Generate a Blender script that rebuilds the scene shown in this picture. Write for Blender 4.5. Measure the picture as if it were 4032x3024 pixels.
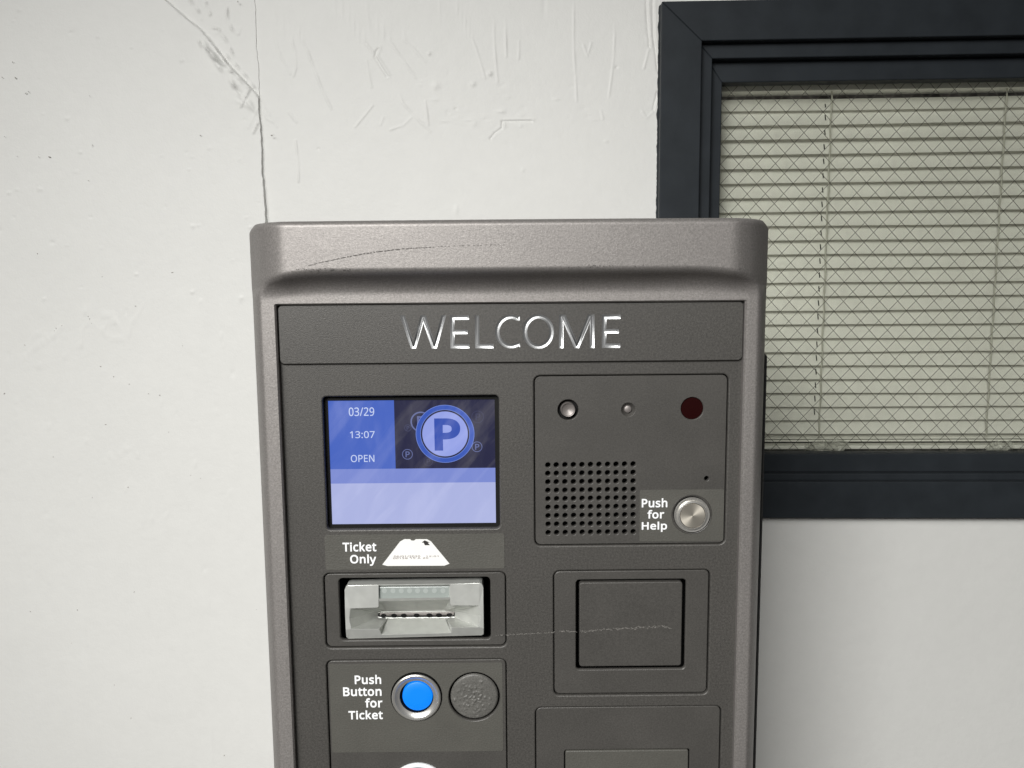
import bpy, bmesh, math, random
import numpy as np
from mathutils import Vector, Matrix

for o in list(bpy.data.objects):
    bpy.data.objects.remove(o, do_unlink=True)
SC = bpy.context.scene
COL = SC.collection
rng = random.Random(7)
nrng = np.random.default_rng(11)
PI = math.pi

# ------------------------------------------------------------------ camera, world, lamps, exposure
FPX = 3300.0                      # focal length in pixels of the 4032 x 3024 photograph
PITCH, YAW, ROLL, WALLYAW = (math.radians(a) for a in (6.960, -0.141, 0.490, 2.007))
CAM = np.array([0.0, -0.60, 1.20])
WALLD = 1.12                      # distance from the camera to the wall


def rotz(a):
    return np.array([[math.cos(a), -math.sin(a), 0], [math.sin(a), math.cos(a), 0], [0, 0, 1.0]])


def cam_matrix():
    B = np.array([[1, 0, 0], [0, 0, 1], [0, -1, 0.0]])
    cp, sp = math.cos(PITCH), math.sin(PITCH)
    Rp = np.array([[1, 0, 0], [0, cp, sp], [0, -sp, cp]])
    return rotz(YAW) @ B @ Rp @ rotz(ROLL)


CM = cam_matrix()
cam_data = bpy.data.cameras.new('camera')
cam_data.sensor_width = 36.0
cam_data.lens = 36.0 * FPX / 4032.0
cam_data.clip_start, cam_data.clip_end = 0.02, 100.0
cam_ob = bpy.data.objects.new('camera', cam_data)
COL.objects.link(cam_ob)
m4 = Matrix.Identity(4)
for i in range(3):
    m4[i][0], m4[i][1], m4[i][2], m4[i][3] = CM[i, 0], -CM[i, 1], -CM[i, 2], CAM[i]
cam_ob.matrix_world = m4
SC.camera = cam_ob

world = bpy.data.worlds.new('World')
SC.world = world
world.use_nodes = True
bg = world.node_tree.nodes['Background']
bg.inputs['Color'].default_value = (0.93, 1.0, 0.95, 1)
bg.inputs['Strength'].default_value = 0.02


def area_lamp(name, loc, target, sx, sy, power, color, spread=180):
    L = bpy.data.lights.new(name, 'AREA')
    L.shape = 'RECTANGLE'
    L.size, L.size_y = sx, sy
    L.energy, L.color = power, color
    L.spread = math.radians(spread)
    o = bpy.data.objects.new(name, L)
    COL.objects.link(o)
    o.location = loc
    o.rotation_euler = (Vector(target) - Vector(loc)).to_track_quat('-Z', 'Y').to_euler()
    return o


area_lamp('daylight_opening', (-1.05, -1.8, 2.2), (-0.22, 0.45, 0.25), 2.0, 1.1, 14.8, (1.0, 0.99, 0.965), 84)
area_lamp('front_fill', (-0.66, -2.0, 2.0), (0.46, 0.45, 0.33), 0.9, 0.6, 9.6, (1.0, 0.99, 0.965), 80)  # added fill lamp, lifts the machine's shadow off the right-hand wall

SC.view_settings.view_transform = 'Standard'
SC.view_settings.look = 'None'
SC.view_settings.exposure = 0.0
SC.view_settings.gamma = 1.0
SC.view_settings.use_curve_mapping = False
SC.cycles.use_denoising = True
SC.cycles.max_bounces = 8
SC.cycles.transparent_max_bounces = 16


# ------------------------------------------------------------------ measuring helpers
def ray(px, py):
    return CM @ np.array([(px - 2016) / FPX, (py - 1512) / FPX, 1.0])


def P(px, py, y=0.0):
    """x and z, on the upright plane at depth y, of a measured point of the machine's face"""
    d = ray(px, py)
    t = (y - CAM[1]) / d[1]
    return CAM[0] + d[0] * t, CAM[2] + d[2] * t


RW, RWI = rotz(WALLYAW), rotz(-WALLYAW)


def wab(px, py, off=0.0):
    """position along and up the wall, on a plane standing off it"""
    d = RW @ ray(px, py)
    t = (WALLD - off) / d[1]
    return d[0] * t, d[2] * t


def wpt(a, b, off=0.0):
    v = RWI @ np.array([a, WALLD - off, b])
    return (CAM[0] + v[0], CAM[1] + v[1], CAM[2] + v[2])


# crop readers: a spot read in one of the enlargements -> pixel of the photograph
def crop(ox, oy, s):
    return lambda x, y: (ox + x / s, oy + y / s)


K1 = crop(960, 820, 2.127)
K2 = crop(2000, 820, 2.048)
K3 = crop(1240, 1520, 2.698)
K4 = crop(2040, 1420, 2.404)
K5 = crop(1240, 2090, 2.765)
K6 = crop(1000, 2540, 2.127)
K7 = crop(2040, 2180, 1.965)
K8 = crop(2560, 0, 1.503)
KT = crop(1480, 2100, 5.821)
KW = crop(960, 0, 1.3012)
KL = crop(0, 0, 1.8436)
KS = crop(0, 900, 1.508)


# ------------------------------------------------------------------ materials
def lin(r, g, b):
    f = lambda c: (c / 255 / 12.92) if c <= 10 else ((c / 255 + 0.055) / 1.055) ** 2.4
    return (f(r), f(g), f(b), 1)


def mat(name, base, rough=0.5, metal=0.0, bump=None, var=None, spec=0.5, coat=0.0, emit=None, estr=1.0, aniso=None, rvar=None):
    """bump: list of (scale, distance, detail); var: (scale, amount) colour mottling"""
    m = bpy.data.materials.new(name)
    m.use_nodes = True
    nt = m.node_tree
    b = nt.nodes['Principled BSDF']
    b.inputs['Base Color'].default_value = tuple(base) + ((1,) if len(base) == 3 else ())
    b.inputs['Roughness'].default_value = rough
    b.inputs['Metallic'].default_value = metal
    b.inputs['Specular IOR Level'].default_value = spec
    b.inputs['Coat Weight'].default_value = coat
    tc = nt.nodes.new('ShaderNodeTexCoord')

    def noise(scale, detail=2.0, rough_=0.5):
        n = nt.nodes.new('ShaderNodeTexNoise')
        n.inputs['Scale'].default_value = scale
        n.inputs['Detail'].default_value = detail
        n.inputs['Roughness'].default_value = rough_
        nt.links.new(tc.outputs['Object'], n.inputs['Vector'])
        return n
    if var:
        prev = None
        for sc_, amt in var:
            n = noise(sc_, 3.0)
            mr = nt.nodes.new('ShaderNodeMapRange')
            mr.inputs['From Min'].default_value = 0.3
            mr.inputs['From Max'].default_value = 0.7
            mr.inputs['To Min'].default_value = 1 - amt
            mr.inputs['To Max'].default_value = 1 + amt
            nt.links.new(n.outputs['Fac'], mr.inputs['Value'])
            mx = nt.nodes.new('ShaderNodeMix')
            mx.data_type = 'RGBA'
            mx.blend_type = 'MULTIPLY'
            mx.inputs[0].default_value = 1.0
            if prev is None:
                mx.inputs[6].default_value = b.inputs['Base Color'].default_value
            else:
                nt.links.new(prev, mx.inputs[6])
            nt.links.new(mr.outputs[0], mx.inputs[7])
            prev = mx.outputs[2]
        nt.links.new(prev, b.inputs['Base Color'])
    if rvar:
        n = noise(rvar[0], 3.0)
        mr = nt.nodes.new('ShaderNodeMapRange')
        mr.inputs['From Min'].default_value = 0.3
        mr.inputs['From Max'].default_value = 0.7
        mr.inputs['To Min'].default_value = rough - rvar[1]
        mr.inputs['To Max'].default_value = rough + rvar[1]
        nt.links.new(n.outputs['Fac'], mr.inputs['Value'])
        nt.links.new(mr.outputs[0], b.inputs['Roughness'])
    if bump:
        prev = None
        for sc_, dist, det in bump:
            n = noise(sc_, det)
            bp = nt.nodes.new('ShaderNodeBump')
            bp.inputs['Strength'].default_value = 1.0
            bp.inputs['Distance'].default_value = dist
            nt.links.new(n.outputs['Fac'], bp.inputs['Height'])
            if prev is not None:
                nt.links.new(prev, bp.inputs['Normal'])
            prev = bp.outputs['Normal']
        nt.links.new(prev, b.inputs['Normal'])
    if emit:
        b.inputs['Emission Color'].default_value = emit
        b.inputs['Emission Strength'].default_value = estr
    if aniso is not None:
        b.inputs['Anisotropic'].default_value = aniso
        tg = nt.nodes.new('ShaderNodeTangent')
        tg.direction_type = 'RADIAL'
        tg.axis = 'Y'
        nt.links.new(tg.outputs[0], b.inputs['Tangent'])
    return m


def screen_mat(name, rgb, strength=1.0):
    m = mat(name, (0.012, 0.012, 0.016), rough=0.16, emit=lin(*rgb), estr=strength, spec=0.5)
    nt = m.node_tree
    b = nt.nodes['Principled BSDF']
    tc = nt.nodes.new('ShaderNodeTexCoord')
    mp = nt.nodes.new('ShaderNodeMapping')
    mp.inputs['Rotation'].default_value = (0, 0.6, 0)
    mp.inputs['Scale'].default_value = (30, 1, 9)
    n = nt.nodes.new('ShaderNodeTexNoise')
    n.inputs['Scale'].default_value = 3.0
    n.inputs['Detail'].default_value = 5.0
    nt.links.new(tc.outputs['Object'], mp.inputs[0])
    nt.links.new(mp.outputs[0], n.inputs['Vector'])
    mr = nt.nodes.new('ShaderNodeMapRange')
    mr.inputs['From Min'].default_value = 0.35
    mr.inputs['From Max'].default_value = 0.7
    mr.inputs['To Min'].default_value = 0.08
    mr.inputs['To Max'].default_value = 0.45
    nt.links.new(n.outputs['Fac'], mr.inputs['Value'])
    nt.links.new(mr.outputs[0], b.inputs['Roughness'])
    # reflection haze on the cover, painted into the base colour as paler streaks
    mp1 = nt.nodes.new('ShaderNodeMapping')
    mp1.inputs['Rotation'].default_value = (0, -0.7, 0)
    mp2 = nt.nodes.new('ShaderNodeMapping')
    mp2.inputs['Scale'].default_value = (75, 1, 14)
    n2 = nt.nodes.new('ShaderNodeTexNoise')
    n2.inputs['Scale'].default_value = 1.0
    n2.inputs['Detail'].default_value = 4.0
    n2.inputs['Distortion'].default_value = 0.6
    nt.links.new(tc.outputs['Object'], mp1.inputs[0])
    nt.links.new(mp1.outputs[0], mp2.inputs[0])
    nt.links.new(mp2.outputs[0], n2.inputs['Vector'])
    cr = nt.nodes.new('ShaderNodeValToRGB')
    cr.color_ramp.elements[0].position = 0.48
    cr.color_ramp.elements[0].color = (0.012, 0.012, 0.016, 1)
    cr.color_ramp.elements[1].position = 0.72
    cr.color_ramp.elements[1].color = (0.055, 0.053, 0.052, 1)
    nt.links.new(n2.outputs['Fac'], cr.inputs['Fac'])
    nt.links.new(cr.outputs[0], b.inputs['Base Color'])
    return m


M = {}
M['silver'] = mat('silver_powder_coat', (0.275, 0.258, 0.247), rough=0.5, metal=0.5, bump=[(1300, 0.00010, 2.0), (3000, 0.00005, 1.0)], var=[(700, 0.15), (1600, 0.15), (9, 0.05)])
M['dark'] = mat('charcoal_powder_coat', (0.066, 0.0625, 0.0575), rough=0.46, metal=0.1, bump=[(1300, 0.00013, 2.0), (3000, 0.00005, 1.0)], var=[(700, 0.24), (1700, 0.2), (12, 0.06)])
M['dark_smooth'] = mat('charcoal_plate', (0.069, 0.0655, 0.0605), rough=0.42, metal=0.1, bump=[(1500, 0.00012, 2.0)], var=[(900, 0.15), (25, 0.08)])
M['decal'] = mat('grey_decal_film', (0.082, 0.0795, 0.070), rough=0.5, bump=[(900, 0.00022, 2.0)], var=[(900, 0.09), (40, 0.06)])
M['disc'] = mat('speckled_grey_disc', (0.105, 0.102, 0.094), rough=0.45, bump=[(900, 0.0002, 2.0)], var=[(900, 0.22), (60, 0.1)])
M['black'] = mat('black_plastic', (0.006, 0.006, 0.006), rough=0.6, spec=0.2)
M['rubber'] = mat('black_rubber', (0.012, 0.012, 0.012), rough=0.55)
M['white_print'] = mat('white_print', (0.86, 0.87, 0.88), rough=0.5, var=[(400, 0.05)])
M['paper'] = mat('white_paper_print', (0.80, 0.80, 0.78), rough=0.5, var=[(60, 0.02)])
M['ink'] = mat('black_ink', (0.02, 0.018, 0.016), rough=0.6)
M['grey_ink'] = mat('faded_ink', (0.22, 0.17, 0.16), rough=0.6)
M['bright_metal'] = mat('bare_engraved_aluminium', (0.42, 0.425, 0.43), rough=0.42, metal=0.85, bump=[(1500, 0.00008, 2.0)])
M['steel'] = mat('stainless_steel', (0.70, 0.685, 0.65), rough=0.30, metal=0.8, bump=[(500, 0.00002, 2.0)])
M['brushed'] = mat('brushed_steel_cap', (0.74, 0.69, 0.60), rough=0.42, metal=0.85, aniso=0.6)
M['dull_metal'] = mat('dull_grey_lens_barrel', (0.24, 0.22, 0.21), rough=0.48, metal=0.5)
M['slot'] = mat('cast_silver_plastic', (0.60, 0.61, 0.58), rough=0.36, metal=0.45, bump=[(300, 0.00003, 2.0)], var=[(120, 0.06)])
M['frost'] = mat('frosted_light_cover', (0.29, 0.32, 0.305), rough=0.25)
M['led'] = mat('pale_led', (0.35, 0.38, 0.365), rough=0.4)
M['red_window'] = mat('dark_red_sensor_glass', (0.016, 0.003, 0.003), rough=0.12)
M['white_ring'] = mat('white_plastic_ring', (0.80, 0.83, 0.85), rough=0.35)
M['blue_cap'] = mat('lit_blue_cap', (0.0, 0.10, 0.50), rough=0.45, emit=lin(0, 128, 240), estr=0.70)
M['smudge'] = mat('dry_scuff', (0.20, 0.19, 0.175), rough=0.7)
M['scratch'] = mat('black_scuff_mark', (0.10, 0.092, 0.086), rough=0.7)
M['plaster'] = mat('painted_plaster', (0.80, 0.80, 0.775), rough=0.55, bump=[(20, 0.0008, 3.0), (150, 0.00022, 3.0), (450, 0.00014, 2.0)], var=[(4, 0.015), (60, 0.01)])
M['grime'] = mat('grey_dirt_speck', (0.42, 0.40, 0.37), rough=0.8)
M['casing'] = mat('slate_black_gloss_paint', (0.027, 0.0318, 0.037), rough=0.5, spec=0.14, bump=[(50, 0.00018, 3.0), (500, 0.00006, 2.0)], var=[(30, 0.12)])
M['blind'] = mat('cream_blind_enamel', (0.90, 0.89, 0.84), rough=0.42, bump=[(300, 0.00008, 2.0)], var=[(8, 0.03)])
M['cord'] = mat('pale_cord', (0.58, 0.57, 0.50), rough=0.6)
M['wire'] = mat('embedded_steel_wire', (0.10, 0.097, 0.082), rough=0.5, metal=0.3)
M['concrete'] = mat('dark_concrete_floor', (0.11, 0.105, 0.10), rough=0.8, bump=[(40, 0.002, 4.0)], var=[(3, 0.2)])
M['room'] = mat('unlit_room_paint', (0.03, 0.03, 0.028), rough=0.9)
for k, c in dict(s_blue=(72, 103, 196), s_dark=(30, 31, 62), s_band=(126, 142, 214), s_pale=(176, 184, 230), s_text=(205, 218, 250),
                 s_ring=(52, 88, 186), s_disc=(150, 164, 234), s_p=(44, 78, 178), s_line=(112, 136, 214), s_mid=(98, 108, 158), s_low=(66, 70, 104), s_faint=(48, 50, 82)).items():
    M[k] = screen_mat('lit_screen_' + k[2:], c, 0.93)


def glass_mat(name, tint, rough=0.02, ior=1.5, dust=0.0):
    m = bpy.data.materials.new(name)
    m.use_nodes = True
    nt = m.node_tree
    nt.nodes.remove(nt.nodes['Principled BSDF'])
    out = nt.nodes['Material Output']
    tr = nt.nodes.new('ShaderNodeBsdfTransparent')
    tr.inputs[0].default_value = tint
    gl = nt.nodes.new('ShaderNodeBsdfGlossy')
    gl.inputs['Roughness'].default_value = rough
    fr = nt.nodes.new('ShaderNodeFresnel')
    fr.inputs['IOR'].default_value = ior
    mx = nt.nodes.new('ShaderNodeMixShader')
    nt.links.new(fr.outputs[0], mx.inputs[0])
    nt.links.new(tr.outputs[0], mx.inputs[1])
    nt.links.new(gl.outputs[0], mx.inputs[2])
    last = mx
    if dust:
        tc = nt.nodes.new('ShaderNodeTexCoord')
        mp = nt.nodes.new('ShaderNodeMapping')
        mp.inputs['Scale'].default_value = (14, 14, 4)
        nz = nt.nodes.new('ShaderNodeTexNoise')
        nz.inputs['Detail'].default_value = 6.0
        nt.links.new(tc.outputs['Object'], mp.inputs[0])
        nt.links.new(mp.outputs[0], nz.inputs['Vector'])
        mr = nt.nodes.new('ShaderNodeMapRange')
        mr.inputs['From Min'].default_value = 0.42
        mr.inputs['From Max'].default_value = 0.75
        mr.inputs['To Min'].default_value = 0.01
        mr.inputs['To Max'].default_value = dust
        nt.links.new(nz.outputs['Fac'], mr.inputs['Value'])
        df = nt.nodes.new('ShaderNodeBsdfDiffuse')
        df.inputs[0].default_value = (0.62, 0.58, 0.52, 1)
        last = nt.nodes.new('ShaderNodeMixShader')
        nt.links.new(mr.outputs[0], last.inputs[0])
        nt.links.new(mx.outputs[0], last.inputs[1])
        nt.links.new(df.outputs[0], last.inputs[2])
    nt.links.new(last.outputs[0], out.inputs['Surface'])
    return m


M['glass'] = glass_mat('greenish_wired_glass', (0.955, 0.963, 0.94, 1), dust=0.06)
M['film'] = mat('crumpled_milky_plastic', (0.72, 0.72, 0.66), rough=0.25)
M['film'].node_tree.nodes['Principled BSDF'].inputs['Alpha'].default_value = 0.45


# ------------------------------------------------------------------ object helpers
def wloc(o):
    v = Vector((0, 0, 0))
    while o is not None:
        v = v + Vector(o.location)
        o = o.parent
    return v


def link(name, me, mats, parent=None, loc=(0, 0, 0), label=None):
    o = bpy.data.objects.new(name, me)
    COL.objects.link(o)
    for m_ in (mats if isinstance(mats, (list, tuple)) else [mats]):
        if m_.name not in [x.name for x in me.materials if x]:
            me.materials.append(m_)
    if parent is not None:
        o.parent = parent
        o.location = Vector(loc) - wloc(parent)
    else:
        o.location = loc
    if label:
        o['label'] = label
    return o


def thing(name, label, cat, loc):
    o = bpy.data.objects.new(name, None)
    o.empty_display_size = 0.05
    COL.objects.link(o)
    o.location = loc
    o['label'], o['category'] = label, cat
    return o


def mesh(name, verts, faces, smooth=False, midx=None):
    me = bpy.data.meshes.new(name)
    me.from_pydata([tuple(v) for v in verts], [], faces)
    if midx is not None:
        me.polygons.foreach_set('material_index', midx)
    if smooth:
        me.polygons.foreach_set('use_smooth', [True] * len(me.polygons))
    me.update()
    return me


def angle_smooth(me, deg=35):
    me.polygons.foreach_set('use_smooth', [True] * len(me.polygons))
    bm = bmesh.new()
    bm.from_mesh(me)
    lim = math.radians(deg)
    for e in bm.edges:
        if len(e.link_faces) == 2 and e.calc_face_angle(0) > lim:
            e.smooth = False
    bm.to_mesh(me)
    bm.free()
    return me


def rr(x0, x1, z0, z1, r, n=6):
    if x0 > x1:
        x0, x1 = x1, x0
    if z0 > z1:
        z0, z1 = z1, z0
    pts = []
    for cx, cz, a0 in ((x1 - r, z1 - r, 0), (x0 + r, z1 - r, 90), (x0 + r, z0 + r, 180), (x1 - r, z0 + r, 270)):
        for i in range(n + 1):
            a = math.radians(a0 + 90 * i / n)
            pts.append((cx + r * math.cos(a), cz + r * math.sin(a)))
    return pts


def circ(cx, cz, r, n=32):
    return [(cx + r * math.cos(2 * PI * i / n), cz + r * math.sin(2 * PI * i / n)) for i in range(n)]


def eval_curve(cu):
    """curve or text datablock -> mesh, the helper object removed again"""
    o = bpy.data.objects.new('tmp', cu)
    COL.objects.link(o)
    dg = bpy.context.evaluated_depsgraph_get()
    dg.update()
    me = bpy.data.meshes.new_from_object(o.evaluated_get(dg), depsgraph=dg)
    bpy.data.objects.remove(o, do_unlink=True)
    return me


def plate_mesh(loops, yf, thick, bev=0.0, res=1):
    """flat plate with holes standing in the xz plane, front face at y = yf, chamfered edges"""
    cu = bpy.data.curves.new('tmp', 'CURVE')
    cu.dimensions = '2D'
    cu.fill_mode = 'BOTH'
    cu.extrude = thick / 2 - bev
    cu.bevel_depth = bev
    cu.bevel_resolution = res
    cu.offset = -bev
    for lp in loops:
        s = cu.splines.new('POLY')
        s.points.add(len(lp) - 1)
        s.points.foreach_set('co', [c for (x, z) in lp for c in (x, z, 0, 1)])
        s.use_cyclic_u = True
    me = eval_curve(cu)
    bpy.data.curves.remove(cu)
    n = len(me.vertices)
    co = np.empty(n * 3)
    me.vertices.foreach_get('co', co)
    co = co.reshape(-1, 3)
    new = np.stack([co[:, 0], yf + thick / 2 - co[:, 2], co[:, 1]], 1)
    me.vertices.foreach_set('co', new.ravel())
    me.materials.clear()
    me.update()
    bm = bmesh.new()
    bm.from_mesh(me)
    bmesh.ops.remove_doubles(bm, verts=bm.verts, dist=1e-6)
    bm.to_mesh(me)
    bm.free()
    return me


def plate(name, loops, yf, thick, m, parent, bev=0.0, res=0, smooth=False, label=None):
    me = plate_mesh(loops, yf, thick, bev, res)
    if smooth:
        angle_smooth(me, 25 if res > 1 else 20)
    return link(name, me, m, parent, label=label)


def lathe_mesh(prof, n=64, midx=None):
    """revolve (radius, y) pairs about the y axis through the origin"""
    vs, fs, mi = [], [], []
    for r, y in prof:
        for i in range(n):
            a = 2 * PI * i / n
            vs.append((r * math.cos(a), y, r * math.sin(a)))
    for k in range(len(prof) - 1):
        for i in range(n):
            j = (i + 1) % n
            fs.append((k * n + i, k * n + j, (k + 1) * n + j, (k + 1) * n + i))
            mi.append(0 if midx is None else midx[k])
    if prof[-1][0] > 0:
        fs.append(tuple(range((len(prof) - 1) * n, len(prof) * n)))
        mi.append(0 if midx is None else midx[-1])
    me = mesh('lathe', vs, fs, midx=mi)
    return angle_smooth(me, 30)


def lathe(name, cx, cz, prof, m, parent, n=64, midx=None, label=None):
    return link(name, lathe_mesh(prof, n, midx), m, parent, loc=(cx, 0, cz), label=label)


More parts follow.
